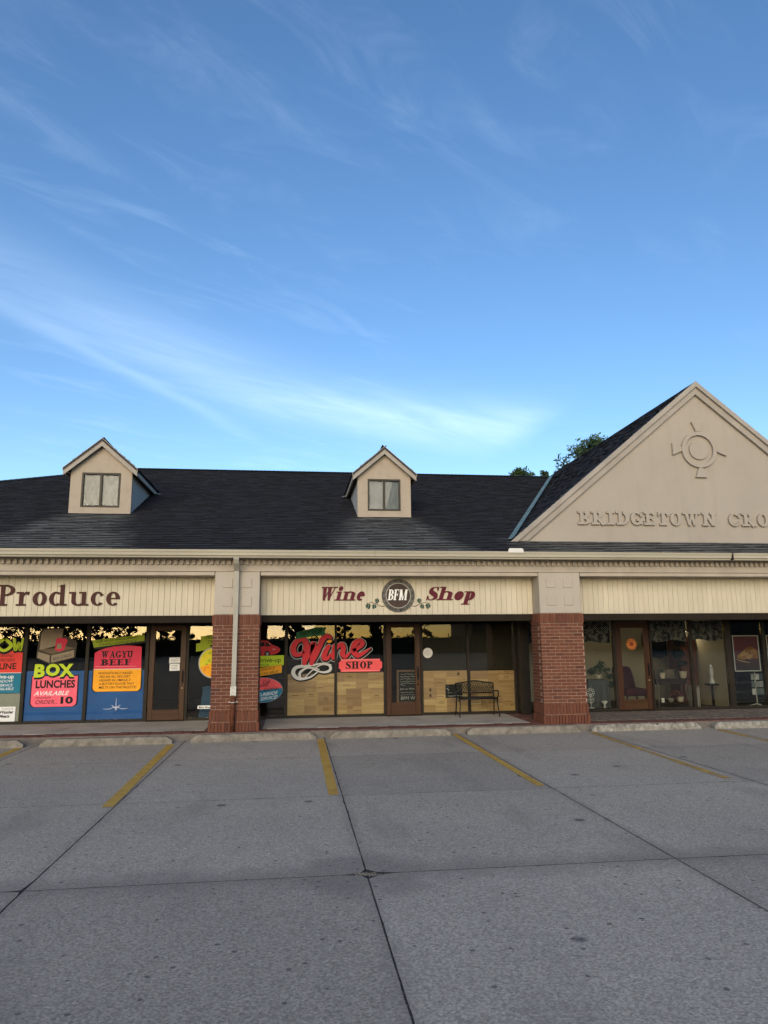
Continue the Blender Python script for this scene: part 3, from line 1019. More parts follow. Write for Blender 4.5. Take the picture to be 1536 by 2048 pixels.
mb.build('inner_wall', M_BACKWALL, bld)
mb = MB()
mb.box(10.73, 17.7, 20.5, 20.65, 0.126, 2.74)
mb.box(13.3, 13.4, 16.78, 20.49, 0.126, 2.74)
mb.build('inner_wall', M_DARK, bld)

# --- entablature, gutter, soffits
beam = MB().box(-16.2, 18, 14.55, 15.02, 3.232, 3.50).build('fascia_beam', M_TRIM, bld)
d_ = MB().cbox(-0.031, 0.031, -0.055, 0.0, -0.047, 0.047, 0.003).build('dentil', M_TRIM, beam)
DM = d_.data
bpy.data.objects.remove(d_)
x = -6.55
while x < 11.6:
    inst('dentil', DM, beam, (x, 14.549, 3.413))
    x += 0.1165
MB().box(-16.2, 18, 14.494, 14.549, 3.461, 3.50).build('frieze_strip', M_TRIM, beam)
mb = MB()
for a, b in ((-16.2, -1.60), (-0.685, 5.118), (6.052, 18)):
    mb.box(a, b, 14.566, 14.96, 3.155, 3.222)
mb.build('lip_board', M_TRIM, beam)
MB().box(-16.4, 18, 14.30, 14.54, 3.500, 3.52).build('soffit', M_SOFFIT, bld)
MB().box(-16.2, 18, 15.03, 16.615, 2.50, 2.53).build('walkway_ceiling', M_SOFFIT, bld)
gut = part('gutter', bld, (1, 14.2, 3.5))
prof = [(14.36, 3.475), (14.215, 3.475), (14.205, 3.50), (14.175, 3.515), (14.168, 3.56), (14.150, 3.590), (14.150, 3.606), (14.140, 3.608), (14.140, 3.622), (14.152, 3.622), (14.152, 3.612), (14.160, 3.60), (14.36, 3.60)]
for a, b in ((-16.5, -7.9), (-7.895, 1.6), (1.605, 9.33), (9.345, 18.2)):
    MB().prism(prof, 'x', a, b).build('gutter_length', M_GUTTER, gut)
MB().cbox(9.325, 9.35, 14.134, 14.36, 3.47, 3.626, 0.002).build('gutter_seam', M_BRONZE, gut)
MB().prism([(4.37, 3.60), (4.37, 3.665), (4.40, 3.69), (4.66, 3.69), (4.69, 3.665), (4.69, 3.60)], 'y', 14.136, 14.15).build('splash_guard', plain('white_metal', (0.66, 0.64, 0.58), 0.4, var=0.04), gut)

# --- sign boards between the pillars
bmsh = MB().cbox(-0.0565, 0.0565, 0.0, 0.02, 0.0, 0.80, 0.0035).build('board', M_BOARD, bld)
BM = bmsh.data
bpy.data.objects.remove(bmsh)
for a, b in ((-7.05, -1.59), (-0.695, 5.125), (6.04, 11.75)):
    back = MB().box(a, b, 15.012, 15.03, 2.372, 3.23).build('sign_panel', plain('panel_backing', (0.40, 0.33, 0.21), 0.7), bld)
    n = round((b - a) / 0.1165)
    w = (b - a) / n
    for k in range(n):
        inst('board', BM, back, (a + (k + 0.5) * w, 14.992 + rng.uniform(-0.0012, 0.0012), 2.37), (0, 0, rng.uniform(-0.004, 0.004)), (w / 0.1165, 1, 1))
MB().box(-16.2, -7.06, 14.995, 15.03, 2.372, 3.23).build('sign_panel', M_BOARD, bld)
MB().box(11.76, 18, 14.995, 15.03, 2.372, 3.23).build('sign_panel', M_BOARD, bld)
MB().cbox(-16.2, 18, 14.985, 15.16, 2.225, 2.366, 0.005).build('header_beam', M_HEADER, bld)

# --- brick pillars
br0 = MB().cbox(-0.0965, 0.0965, -0.045, 0.045, -0.0285, 0.0285, 0.004).build('brick', M_BRICK, bld)
BRICK = br0.data
bpy.data.objects.remove(br0)
sd0 = MB().cbox(-0.0285, 0.0285, -0.045, 0.045, -0.0985, 0.0985, 0.004).build('brick', M_BRICK, bld)
SOLD = sd0.data
bpy.data.objects.remove(sd0)
def pillar(x0, x1, visible=True, plaques=(), parent=bld):
    yf, yb = 14.55, 15.13
    p = part('pillar', parent, ((x0 + x1) / 2, 14.84, 0))
    MB().cbox(x0, x1, yf + 0.002, yb, 2.372, 3.226, 0.008).build('stucco_head', M_STUCCO_P, p)
    for (a, b) in plaques:
        for z in (2.905, 2.535):
            MB().cbox(a, b, yf - 0.014, yf + 0.02, z, z + 0.185, 0.006).build('plaque', M_STUCCO_P, p)
    MB().box(x0 - 0.008, x1 + 0.008, yf - 0.008, yb - 0.002, 0.0, 2.368).build('mortar_core', M_MORTAR, p)
    jit = lambda s: rng.uniform(-s, s)
    side = MB()
    def course(z, k, out=0.0):
        """front stretchers as single bricks, the side faces joined"""
        w = 0.2025
        L = x1 - x0 + 0.036
        a0 = x0 - 0.018
        s = a0 - (0.1 if k % 2 else 0.0)
        while s < a0 + L - 0.02:
            a, b = max(a0, s) + 0.005, min(a0 + L, s + w) - 0.005
            if b - a > 0.03:
                inst('brick', BRICK, p, ((a + b) / 2 + jit(0.0015), yf - 0.018 + 0.045 + jit(0.0015), z + jit(0.001)), (0, jit(0.008), jit(0.006)), ((b - a) / 0.193, 1, 1))
            s += w
        for xs in (x0 - 0.018, x1 + 0.018):
            y = yf + 0.078 + (0.1 if k % 2 else 0.0)
            while y < yb - 0.02:
                d = 0.012 if xs < (x0 + x1) / 2 else -0.012
                side.cbox(min(xs, xs + d * 5), max(xs, xs + d * 5), y, min(y + 0.193, yb), z - 0.0285, z + 0.0285, 0.004)
                y += 0.2025
    def soldiers(z, out):
        n = round((x1 - x0 + 0.036 + 2 * out) / 0.0675)
        w = (x1 - x0 + 0.036 + 2 * out) / n
        for k in range(n):
            inst('brick', SOLD, p, (x0 - 0.018 - out + (k + 0.5) * w + jit(0.001), yf - 0.018 - out + 0.045 + jit(0.0015), z + jit(0.001)), (0, jit(0.008), jit(0.01)), (w / 0.0675, 1, 1))
        for xs, sg in ((x0 - 0.018 - out, 1), (x1 + 0.018 + out, -1)):
            y = yf + 0.078 - out
            while y < yb - 0.02:
                side.cbox(min(xs, xs + sg * 0.06), max(xs, xs + sg * 0.06), y, y + 0.058, z - 0.0985, z + 0.0985, 0.004)
                y += 0.0675
    soldiers(2.264, 0.012)
    n = 25
    for k in range(n):
        course(2.124 - k * 0.0672, k)
    soldiers(0.412, 0.016)
    soldiers(0.200, 0.03)
    MB().box(x0 - 0.04, x1 + 0.04, yf - 0.04, yb, 0.0, 0.10).build('footing', M_BRICK, p)
    side.build('bricks', M_BRICK, p, kind='stuff')
    return p
pil = pillar(-1.585, -0.700, True, ((-1.433, -1.236), (-1.055, -0.858)))
pil2 = pillar(5.130, 6.038, True, ((5.285, 5.490), (5.668, 5.872)))
pil2['label'] = 'bare brick pillar without a downspout'
pil['label'] = 'brick pillar carrying the downspout'
# --- downspout on the left pillar
dsp = part('downspout', bld, (-1.15, 14.45, 0.13))
def rect_pipe(pts, w, d):
    mb = MB()
    vs, fs = [], []
    for (x, y, z) in pts:
        vs += [(x - w, y - d, z), (x + w, y - d, z), (x + w, y + d, z), (x - w, y + d, z)]
    for i in range(len(pts) - 1):
        for k in range(4):
            fs.append((4 * i + k, 4 * i + (k + 1) % 4, 4 * i + 4 + (k + 1) % 4, 4 * i + 4 + k))
    fs += [(0, 1, 2, 3), tuple(range(4 * len(pts) - 4, 4 * len(pts)))]
    return mb.add(vs, fs)
rect_pipe([(-1.152, 14.245, 3.49), (-1.152, 14.245, 3.44), (-1.152, 14.29, 3.36), (-1.152, 14.40, 3.275), (-1.152, 14.44, 3.24)], 0.052, 0.045).build('elbow', M_SPOUT, dsp)
rect_pipe([(-1.152, 14.455, 3.27), (-1.152, 14.455, 3.05), (-1.152, 14.470, 2.4), (-1.158, 14.470, 0.98)], 0.045, 0.036).build('pipe', M_SPOUT, dsp)
rect_pipe([(-1.158, 14.470, 0.985), (-1.160, 14.465, 0.90), (-1.160, 14.465, 0.80)], 0.056, 0.047).build('boot', plain('galvanized', (0.46, 0.45, 0.40), 0.55, 0.3, 0.3, 18), dsp)
MB().tube([(-1.160, 14.45, 0.815), (-1.160, 14.45, 0.70), (-1.160, 14.45, 0.135)], [0.050, 0.046, 0.046], 14).build('standpipe', M_RUST, dsp)
mb = MB()
mb.tube([(-1.160 + 0.056 * math.cos(a), 14.45 + 0.056 * math.sin(a), 0.683) for a in [6.283 * k / 16 for k in range(17)]], 0.009, 6)
mb.cbox(-1.25, -1.205, 14.49, 14.53, 0.676, 0.692, 0.002)
mb.cbox(-1.115, -1.07, 14.49, 14.53, 0.676, 0.692, 0.002)
mb.build('bracket', plain('zinc', (0.62, 0.60, 0.55), 0.4, 0.4, 0.1), dsp)
MB().cbox(-1.205, -1.099, 14.425, 14.545, 2.905, 2.93, 0.003).build('strap', M_SPOUT, dsp)

# --- main roof
RK = 0.4167
rz = lambda y: 3.66 + RK * (y - 14.25)
RIDGE_Y = 23.1
HIP = 1.20
xl = lambda y: -5.25 - (RIDGE_Y - y) * HIP
GX, GZ, GK = 9.30, 7.76, 0.829
xv = lambda y: GX + (rz(y) - GZ) / GK
roof = part('roof', bld, (1, 20, 3.6))
o = 0.03
mb = MB()
yb_ = 32.0
E0, E1 = xl(14.2), 18.2
mb.add([(E0, 14.2, rz(14.2) - o), (E1, 14.2, rz(14.2) - o), (E1, RIDGE_Y, rz(RIDGE_Y) - o), (-5.25, RIDGE_Y, rz(RIDGE_Y) - o), (E0, yb_, rz(14.2) - o), (E1, yb_, rz(14.2) - o),
        (E0, 14.2, 3.53), (E1, 14.2, 3.53), (E0, yb_, 3.53), (E1, yb_, 3.53)],
       [(0, 1, 2, 3), (3, 2, 5, 4), (0, 3, 4), (1, 5, 2), (6, 8, 9, 7), (0, 6, 7, 1), (4, 5, 9, 8), (0, 4, 8, 6), (1, 7, 9, 5)])
mb.build('roof_deck', M_ROOFBODY, roof)
def shingles(P, U, V, Nn, vmax, urange, name, parent, seed, exp=0.142, wmin=0.13, wmax=0.36):
    """overlapping courses on a plane: P origin, U along the eave, V up the slope, Nn outward"""
    r = random.Random(seed)
    P, U, V, Nn = Vector(P), Vector(U), Vector(V), Vector(Nn)
    vs, fs, mi = [], [], []
    k = 0
    v0 = 0.0
    while v0 < vmax:
        rr = urange(v0 + exp * 0.5)
        for (ua, ub) in rr:
            s = ua - r.uniform(0, 0.3)
            while s < ub:
                w = r.uniform(wmin, wmax)
                a, b = max(ua, s), min(ub, s + w)
                if b - a > 0.015:
                    t = 0.0155 + (0.009 if r.random() < 0.45 else 0) + r.uniform(-0.001, 0.001)
                    dv = r.uniform(-0.006, 0.006)
                    lo, hi = v0 + dv, min(v0 + exp * 1.25, vmax + 0.1)
                    q = [P + U * a + V * lo, P + U * b + V * lo, P + U * b + V * hi, P + U * a + V * hi]
                    o_ = len(vs)
                    f = 0.15 if t > 0.02 else 0.26
                    m0, m1 = q[0].lerp(q[3], f) + Nn * (t * (1 - f) + 0.004 * f), q[1].lerp(q[2], f) + Nn * (t * (1 - f) + 0.004 * f)
                    vs += [q[0], q[1], q[0] + Nn * t, q[1] + Nn * t, q[2] + Nn * 0.004, q[3] + Nn * 0.004, m0, m1]
                    fs += [(o_, o_ + 1, o_ + 3, o_ + 2), (o_ + 2, o_ + 3, o_ + 7, o_ + 6), (o_ + 6, o_ + 7, o_ + 4, o_ + 5), (o_, o_ + 2, o_ + 6, o_ + 5), (o_ + 1, o_ + 4, o_ + 7, o_ + 3)]
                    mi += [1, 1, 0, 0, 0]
                s += w
        v0 += exp
        k += 1
    o = MB().add(vs, fs).build(name, M_SHINGLE, parent, kind='stuff')
    o.data.materials.append(M_SHADOWLINE)          # shade below each course, put into the colour as a dark strip
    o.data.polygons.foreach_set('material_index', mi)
    return o
cs = 1 / math.hypot(1, RK)
Vv, Nv = (0, cs, RK * cs), (0, -RK * cs, cs)
def main_range(v):
    y = 14.17 + v * cs
    a = max(xl(y), -9.5)
    if y < 14.95:
        return [(a, 13.0)]
    return [(a, xv(y) - 0.05)]
shingles((0, 14.17, rz(14.17) - 0.012), (1, 0, 0), Vv, Nv, (RIDGE_Y - 14.17) / cs, main_range, 'shingles', roof, 5)
# ridge and hip caps
mb = MB()
def caps(a, b, n):
    a, b = Vector(a), Vector(b)
    d = (b - a).normalized()
    sd = d.cross(Vector((0, 0, 1))).normalized()
    for k in range(n):
        p, q = a.lerp(b, k / n), a.lerp(b, (k + 1.15) / n)
        up = Vector((0, 0, 1))
        vs = [p - sd * 0.13 - up * 0.03, p + up * 0.024, p + sd * 0.13 - up * 0.03, q - sd * 0.13 - up * 0.035, q + up * 0.018, q + sd * 0.13 - up * 0.035]
        mb.add(vs, [(0, 1, 4, 3), (1, 2, 5, 4), (0, 2, 1)])
caps((9.0, RIDGE_Y, rz(RIDGE_Y) + 0.01), (-5.25, RIDGE_Y, rz(RIDGE_Y) + 0.01), 100)
caps((xl(17.0), 17.0, rz(17.0) + 0.01), (-5.25, RIDGE_Y, rz(RIDGE_Y) + 0.01), 60)
mb.build('ridge_caps', M_COPPER if False else plain('ridge_shingle', (0.022, 0.030, 0.034), 0.9, var=0.3, scale=5), roof, kind='stuff')
# left end slope of the hip
mb = MB()
n = 46
for k in range(n):
    t0, t1 = k / n, (k + 1.15) / n
    pa = [Vector((E0, 14.2, rz(14.2))), Vector((E0, yb_, rz(14.2)))]
    top = Vector((-5.25, RIDGE_Y, rz(RIDGE_Y)))
    q = [pa[0].lerp(top, t0), pa[1].lerp(top, t0), pa[1].lerp(top, min(1, t1)), pa[0].lerp(top, min(1, t1))]
    mb.add([q[0] + Vector((-0.004, 0, 0.016)), q[1] + Vector((-0.004, 0, 0.016)), q[2], q[3], q[0], q[1]], [(0, 1, 2, 3), (0, 4, 5, 1)])
mb.build('end_slope', M_SHINGLE, roof)

# --- dormers
def dormer(cx, hw, hr, zb, ze, za, win, broom):
    d = part('dormer', bld, (cx, 17.0, zb))
    YF = 17.0
    sl = (za - ze) / hr                       # roof pitch; ze = outer tip height, za = outer apex
    zw = lambda x: za - 0.135 - abs(x - cx) * sl
    yroof = lambda z: 14.25 + (z - 3.66) / RK
    wx0, wx1, wz0, wz1 = win
    # front wall around the window opening, as a closed slab with a hole
    mb = MB()
    x0, x1 = cx - hw, cx + hw
    zs = zw(x0)
    y0, y1 = YF, YF + 0.12
    mb.prism([(x0, zb - 0.10), (wx0, zb - 0.10), (wx0, zw(wx0)), (x0, zs)], 'y', y0, y1)
    mb.prism([(wx1, zb - 0.10), (x1, zb - 0.10), (x1, zs), (wx1, zw(wx1))], 'y', y0, y1)
    mb.prism([(wx0, zb - 0.10), (wx1, zb - 0.10), (wx1, wz0), (wx0, wz0)], 'y', y0, y1)
    mb.prism([(wx0, wz1), (wx1, wz1), (wx1, zw(wx1)), (cx, zw(cx)), (wx0, zw(wx0))], 'y', y0, y1)
    mb.build('front_wall', M_STUCCO_D, d)
    for sg in (-1, 1):
        xs = cx + sg * hw
        a, b = (xs, xs - sg * 0.1)
        MB().prism([(YF + 0.121, rz(YF + 0.121) - 0.15), (yroof(zs) + 0.1, zs - 0.02), (YF + 0.121, zs)], 'x', min(a, b), max(a, b)).build('cheek_wall', plain('cheek_sky_tint', (0.42, 0.40, 0.37), 0.8, var=0.08, scale=2, stretch=(1, 1, 0.3)), d)  # cheeks greyer than the front wall: blue sky light put into their colour
        # roof slope: slab with shingles
        Yf = YF - 0.16
        tip = Vector((cx + sg * hr, Yf, ze)); apx = Vector((cx, Yf, za))
        yt, ya = yroof(ze) + 0.1, yroof(za) + 0.1
        tk = 0.05
        vs = [tip, apx, Vector((cx, ya, za)), Vector((cx + sg * hr, yt, ze))]
        vs = vs + [q - Vector((0, 0, tk)) for q in vs]
        MB().add(vs, [(0, 1, 2, 3), (4, 7, 6, 5), (0, 4, 5, 1), (1, 5, 6, 2), (2, 6, 7, 3), (3, 7, 4, 0)]).build('roof_slab', M_ROOFBODY, d)
        c2 = 1 / math.hypot(1, sl)
        Vd, Nd = (-sg * c2, 0, sl * c2), (sg * sl * c2, 0, c2)
        L = hr / c2
        shingles((cx + sg * (hr + 0.015), Yf + 0.012, ze - 0.01), (0, 1, 0), Vd, Nd, L, lambda v, yt=yt, ya=ya, L=L: [(0, yt + (ya - yt) * v / L - Yf)], 'shingles', d, int(cx * 10) + sg)
        # rake board with a stepped crown, soffit under the overhang
        def rake(h0, h1, ya_, yb2, nm, mt, ext=0.0):
            p = [(cx + sg * (hr + ext), ze - h0 - sl * ext), (cx, za - h0), (cx, za - h1), (cx + sg * (hr + ext) , ze - h1 - sl * ext)]
            if sg < 0:
                p = p[::-1]
            MB().prism(p, 'y', ya_, yb2).build(nm, mt, d)
        rake(0.052, 0.172, Yf + 0.022, Yf + 0.05, 'rake_board', M_RAKE)
        rake(-0.016, 0.056, Yf + 0.002, Yf + 0.05, 'rake_crown', M_RAKE, 0.012)
        rake(0.056, 0.085, Yf + 0.052, YF - 0.002, 'rake_soffit', M_SOFFIT)
        # gutter board along the eave
        xe = cx + sg * hr
        MB().box(min(xe, xe - sg * 0.03), max(xe, xe - sg * 0.03), Yf + 0.052, yt - 0.3, ze - 0.15, ze - 0.055).build('eave_board', M_TRIM, d)
        MB().box(min(xe - sg * 0.032, cx + sg * (hw + 0.003)), max(xe - sg * 0.032, cx + sg * (hw + 0.003)), Yf + 0.052, yt - 0.35, ze - 0.115, ze - 0.10).build('eave_soffit', M_SOFFIT, d)
        yk = yroof(ze - 0.1)
        MB().prism([(cx + sg * (hr - 0.06), yk - 0.25), (cx + sg * (hr + 0.16), yk + 0.05), (cx + sg * (hr - 0.06), yk + 0.25)][::sg], 'z', ze - 0.12, ze - 0.10).build('flashing', plain('lead_flashing', (0.26, 0.26, 0.27), 0.5, 0.3, 0.2), d)
    # window: frame, two panes, curtain
    f = MB()
    t = 0.045
    for (a, b, c, e) in ((wx0, wx0 + t, wz0, wz1), (wx1 - t, wx1, wz0, wz1), (wx0 + t, wx1 - t, wz0, wz0 + t), (wx0 + t, wx1 - t, wz1 - t, wz1)):
        f.cbox(a, b, YF - 0.012, YF + 0.06, c, e, 0.004)
    mx = (wx0 + wx1) / 2
    f.cbox(mx - 0.028, mx + 0.028, YF - 0.006, YF + 0.055, wz0 + t, wz1 - t, 0.004)
    f.build('window_frame', plain('taupe_frame', (0.045, 0.038, 0.028), 0.5, var=0.12), d)
    for a, b in ((wx0 + t, mx - 0.028), (mx + 0.028, wx1 - t)):
        MB().box(a, b, YF + 0.03, YF + 0.034, wz0 + t, wz1 - t).build('pane', M_GLASS_UP, d)
    # hanging sheet behind the glass, creased
    r = random.Random(int(cx * 7))
    nx, nz = 40, 34
    vs, fs = [], []
    for j in range(nz + 1):
        for i in range(nx + 1):
            xx = wx0 + (wx1 - wx0) * i / nx
            zz = wz0 + (wz1 - wz0) * j / nz
            left = 1.0 if (xx < mx and broom) else 0.18
            yy = YF + 0.085 + left * 0.022 * (math.sin(xx * 60 + math.sin(zz * 9) * 3.0) + 0.8 * math.sin(zz * 33 + xx * 25 + 2 * math.sin(xx * 31)) + r.uniform(-0.5, 0.5)) * 0.5
            vs.append((xx, yy, zz))
    for j in range(nz):
        for i in range(nx):
            a = j * (nx + 1) + i
            fs.append((a, a + 1, a + nx + 2, a + nx + 1))
    MB().add(vs, fs, True).build('curtain', plain('grey_sheet_%d' % broom, (0.185, 0.178, 0.16) if broom else (0.215, 0.205, 0.18), 0.5, var=0.5 if broom else 0.25, scale=7 if broom else 4, stretch=(2.5, 1, 1)), d)
    return d
d1 = dormer(-4.545, 0.695, 0.83, 4.795, 5.855, 6.575, (-4.985, -4.108, 4.955, 5.782), 1)
d1['label'] = 'roof dormer above the maroon Produce letters'
d2 = dormer(2.158, 0.660, 0.785, 4.81, 5.865, 6.54, (1.748, 2.562, 4.962, 5.758), 0)
d2['label'] = 'roof dormer above the round shop emblem'

# --- big front gable
gab = part('gable', bld, (GX, 15.0, 3.9))
zt = lambda x: GZ - GK * abs(x - GX)
zb = rz(15.0) + 0.01
xw0 = GX - (GZ - zb) / GK
mb = MB()
mb.prism([(xw0 + 0.06, zb - 0.06), (2 * GX - xw0 - 0.06, zb - 0.06), (GX, GZ - 0.09)], 'y', 15.0, 15.2)
mb.build('gable_wall', M_STUCCO, gab)
ry = lambda x: 14.25 + (zt(x) - 3.66) / RK
for sg in (-1, 1):
    xb = GX + sg * (GX - xw0)
    def rk(h0, h1, y0, y1, nm, mt, cut=zb + 0.0):
        # rake runs from the roof surface up to the apex, plumb cut at the apex
        def at(h):
            z_end = rz(y0) + 0.015
            xx = GX + sg * ((GZ - h - z_end) / GK)
            return (xx, z_end)
        p = [at(h0), (GX, GZ - h0), (GX, GZ - h1), at(h1)]
        if sg < 0:
            p = p[::-1]
        return MB().prism(p, 'y', y0, y1).build(nm, mt, gab)
    rk(0.075, 0.285, 14.925, 14.985, 'rake_board', M_RAKE)
    rk(-0.02, 0.110, 14.868, 14.923, 'rake_crown', M_RAKE)
    rk(0.11, 0.14, 14.986, 14.999, 'rake_backing', M_SOFFIT)
    # roof slope of the gable
    yf = 14.875
    xe = GX + sg * ((GZ - rz(yf)) / GK)
    vs = [Vector((xe, yf, rz(yf) - 0.01)), Vector((GX, yf, GZ - 0.01)), Vector((GX, 31.0, GZ - 0.01)), Vector((GX + sg * ((GZ - rz(23.1)) / GK), 23.1, rz(23.1) - 0.01))]
    vs += [q - Vector((0, 0, 0.06)) for q in vs]
    MB().add(vs, [(0, 1, 2, 3), (4, 7, 6, 5), (0, 4, 5, 1), (1, 5, 6, 2), (2, 6, 7, 3), (3, 7, 4, 0)]).build('roof_slope', M_ROOFBODY, gab)
c2 = 1 / math.hypot(1, GK)
xe = GX - (GZ - rz(14.875)) / GK
def grange(v):
    x = xe + v * c2
    yv = min(14.25 + (GZ + GK * (x - GX) - 3.66) / RK, 30.0)
    return [(0, max(0.0, yv - 14.93 - 0.06))]
shingles((xe, 14.93, rz(14.875) - 0.004), (0, 1, 0), (c2, 0, GK * c2), (-GK * c2, 0, c2), (GX - xe) / c2, grange, 'shingles', gab, 21)
# verdigris valley flashing
p, q = Vector((xv(14.95), 14.95, rz(14.95))), Vector((xv(23.0), 23.0, rz(23.0)))
mb = MB()
n = 30
for k in range(n):
    a, b = p.lerp(q, k / n), p.lerp(q, (k + 1) / n)
    w = 0.085
    vs = []
    for c in (a, b):
        vs += [c + Vector((-w, 0, 0.045)), c + Vector((0, 0, 0.055)), c + Vector((w * 0.8, 0, 0.075 + GK * w * 0.5))]
    mb.add(vs, [(0, 1, 4, 3), (1, 2, 5, 4)])
mb.build('valley_flashing', M_COPPER, gab)
# raised lettering and emblem of the gable
lettering('BRIDGETOWN', 6.245, 9.60, 15.0, 4.342, 0.305, 0.06, M_STUCCO, gab, 0.25, 0.14, 1.0, 0.0, 0.05)
lettering('CROSSING', 9.845, 12.40, 15.0, 4.342, 0.305, 0.06, M_STUCCO, gab, 0.25, 0.14, 1.0, 0.0, 0.05)
EX, EZ = 9.285, 6.135
def ring(r0, r1, d, nm):
    n = 40
    mb = MB()
    vs = []
    for r, y in ((r0, 15.0), (r0, 15.0 - d), (r1, 15.0 - d), (r1, 15.0)):
        vs += [(EX + r * math.cos(6.28319 * k / n), y, EZ + r * math.sin(6.28319 * k / n)) for k in range(n)]
    fs = [(a * n + k, a * n + (k + 1) % n, ((a + 1) % 4) * n + (k + 1) % n, ((a + 1) % 4) * n + k) for a in range(4) for k in range(n)]
    mb.add(vs, fs).build(nm, M_STUCCO, gab)
ring(0.345, 0.43, 0.065, 'emblem_ring')
ring(0.0005, 0.235, 0.045, 'emblem_disc')
for k in range(4):
    a = k * math.pi / 2
    ca, sa = math.cos(a), math.sin(a)
    q = [(0.435, -0.045), (0.66, -0.14), (0.66, 0.14), (0.435, 0.045)]
    MB().prism([(EX + x * ca - z * sa, EZ + x * sa + z * ca) for x, z in q], 'y', 14.935, 15.0).build('emblem_arm', M_STUCCO, gab)

# --- shop fronts: posts, rails, panes
fr = part('shop_front', bld, (1, 16.7, 0.13))
posts = [(-7.16, -7.08), (-5.86, -5.785), (-4.56, -4.485), (-3.285, -3.205), (-2.395, -2.335), (-1.28, -1.21), (-0.21, -0.135), (0.93, 0.985), (2.07, 2.125), (2.932, 2.987),
         (4.045, 4.105), (5.18, 5.235), (5.47, 5.52), (6.62, 6.68), (7.66, 7.732), (8.60, 8.65), (9.635, 9.705), (10.59, 10.735), (11.565, 11.645), (12.7, 12.77)]
for a, b in posts:
    MB().cbox(a, b, 16.655, 16.745, 0.131, 2.342, 0.004).build('post', M_BRONZE, fr)
MB().cbox(5.238, 5.468, 16.40, 16.745, 0.131, 2.342, 0.006).build('corner_post', M_BRONZE, fr)
MB().cbox(-10.2, -7.165, 16.655, 16.745, 0.131, 2.342, 0.004).build('blind_panel', M_BRONZE, fr)
MB().cbox(12.775, 17.8, 16.655, 16.745, 0.131, 2.342, 0.004).build('blind_panel', M_BRONZE, fr)
doors_x = {(-3.205, -2.395), (2.125, 2.932), (7.732, 8.60)}
for (a, b), (c, d) in zip(posts[:-1], posts[1:]):
    if (b, c) in doors_x or (b, c) == (5.235, 5.47):
        if (b, c) in doors_x:
            MB().cbox(b + 0.001, c - 0.001, 16.66, 16.74, 2.225, 2.341, 0.004).build('rail', M_BRONZE, fr)
            MB().cbox(b + 0.001, c - 0.001, 16.60, 16.74, 0.131, 0.146, 0.003).build('threshold', M_BRONZE, fr)
        continue
    MB().cbox(b + 0.001, c - 0.001, 16.66, 16.74, 0.131, 0.185, 0.004).build('rail', M_BRONZE, fr)
    MB().cbox(b + 0.001, c - 0.001, 16.66, 16.74, 2.25, 2.341, 0.004).build('rail', M_BRONZE, fr)
    MB().box(b + 0.001, c - 0.001, 16.700, 16.706, 0.186, 2.249).build('pane', M_GLASS, fr)
# --- doors
def door(x0, x1, z0, z1, gx0, gx1, gz0, gz1, handle_x, lab, brass):
    d = part('door', bld, ((x0 + x1) / 2, 16.7, z0))
    d['label'] = lab
    y0, y1 = 16.675, 16.725
    MB().cbox(x0, gx0, y0, y1, z0, z1, 0.004).build('stile', M_DOOR, d)
    MB().cbox(gx1, x1, y0, y1, z0, z1, 0.004).build('stile', M_DOOR, d)
    MB().cbox(gx0 + 0.001, gx1 - 0.001, y0 + 0.001, y1 - 0.001, z0, gz0, 0.004).build('rail', M_DOORH, d)
    MB().cbox(gx0 + 0.001, gx1 - 0.001, y0 + 0.001, y1 - 0.001, gz1, z1, 0.004).build('rail', M_DOORH, d)
    MB().box(gx0 + 0.001, gx1 - 0.001, 16.70, 16.706, gz0 + 0.001, gz1 - 0.001).build('pane', M_GLASS, d)
    t = 0.012
    mb = MB()
    for (a, b, c, e) in ((gx0 + 0.002, gx0 + t, gz0, gz1), (gx1 - t, gx1 - 0.002, gz0, gz1)):
        mb.cbox(a, b, 16.682, 16.699, c + 0.002, e - 0.002, 0.003)
    mb.build('glazing_bead', M_DOOR, d)
    mb = MB()
    mb.tube([(handle_x, y0 + 0.004, 1.20), (handle_x, y0 - 0.045, 1.18), (handle_x, y0 - 0.05, 1.08), (handle_x, y0 - 0.045, 0.98), (handle_x, y0 + 0.004, 0.96)], 0.009, 8)
    mb.cbox(handle_x - 0.02, handle_x + 0.02, y0 - 0.006, y0 + 0.002, 0.92, 1.24, 0.003)
    mb.build('handle', M_IRON, d)
    MB().tube([(handle_x - 0.004, y0 + 0.004, 0.83), (handle_x - 0.004, y0 - 0.022, 0.83)], 0.021, 12).build('lock', M_BRASS if brass else M_IRON, d)
    for z in (0.35, 1.15, 1.95):
        hx = x0 if handle_x > (x0 + x1) / 2 else x1
        MB().tube([(hx + 0.002, y0 - 0.004, z), (hx + 0.002, y0 - 0.004, z + 0.1)], 0.009, 8).build('hinge', M_BRONZE, d)
door(-3.195, -2.405, 0.150, 2.215, -3.085, -2.515, 0.376, 2.094, -2.455, 'wooden glass door with paper notices', True)
door(2.130, 2.927, 0.150, 2.220, 2.243, 2.81, 0.428, 2.128, 2.868, 'wooden glass door with a chalkboard behind', False)
door(7.738, 8.594, 0.150, 2.220, 7.868, 8.461, 0.385, 2.079, 8.535, 'wooden glass door with an orange sunburst', True)

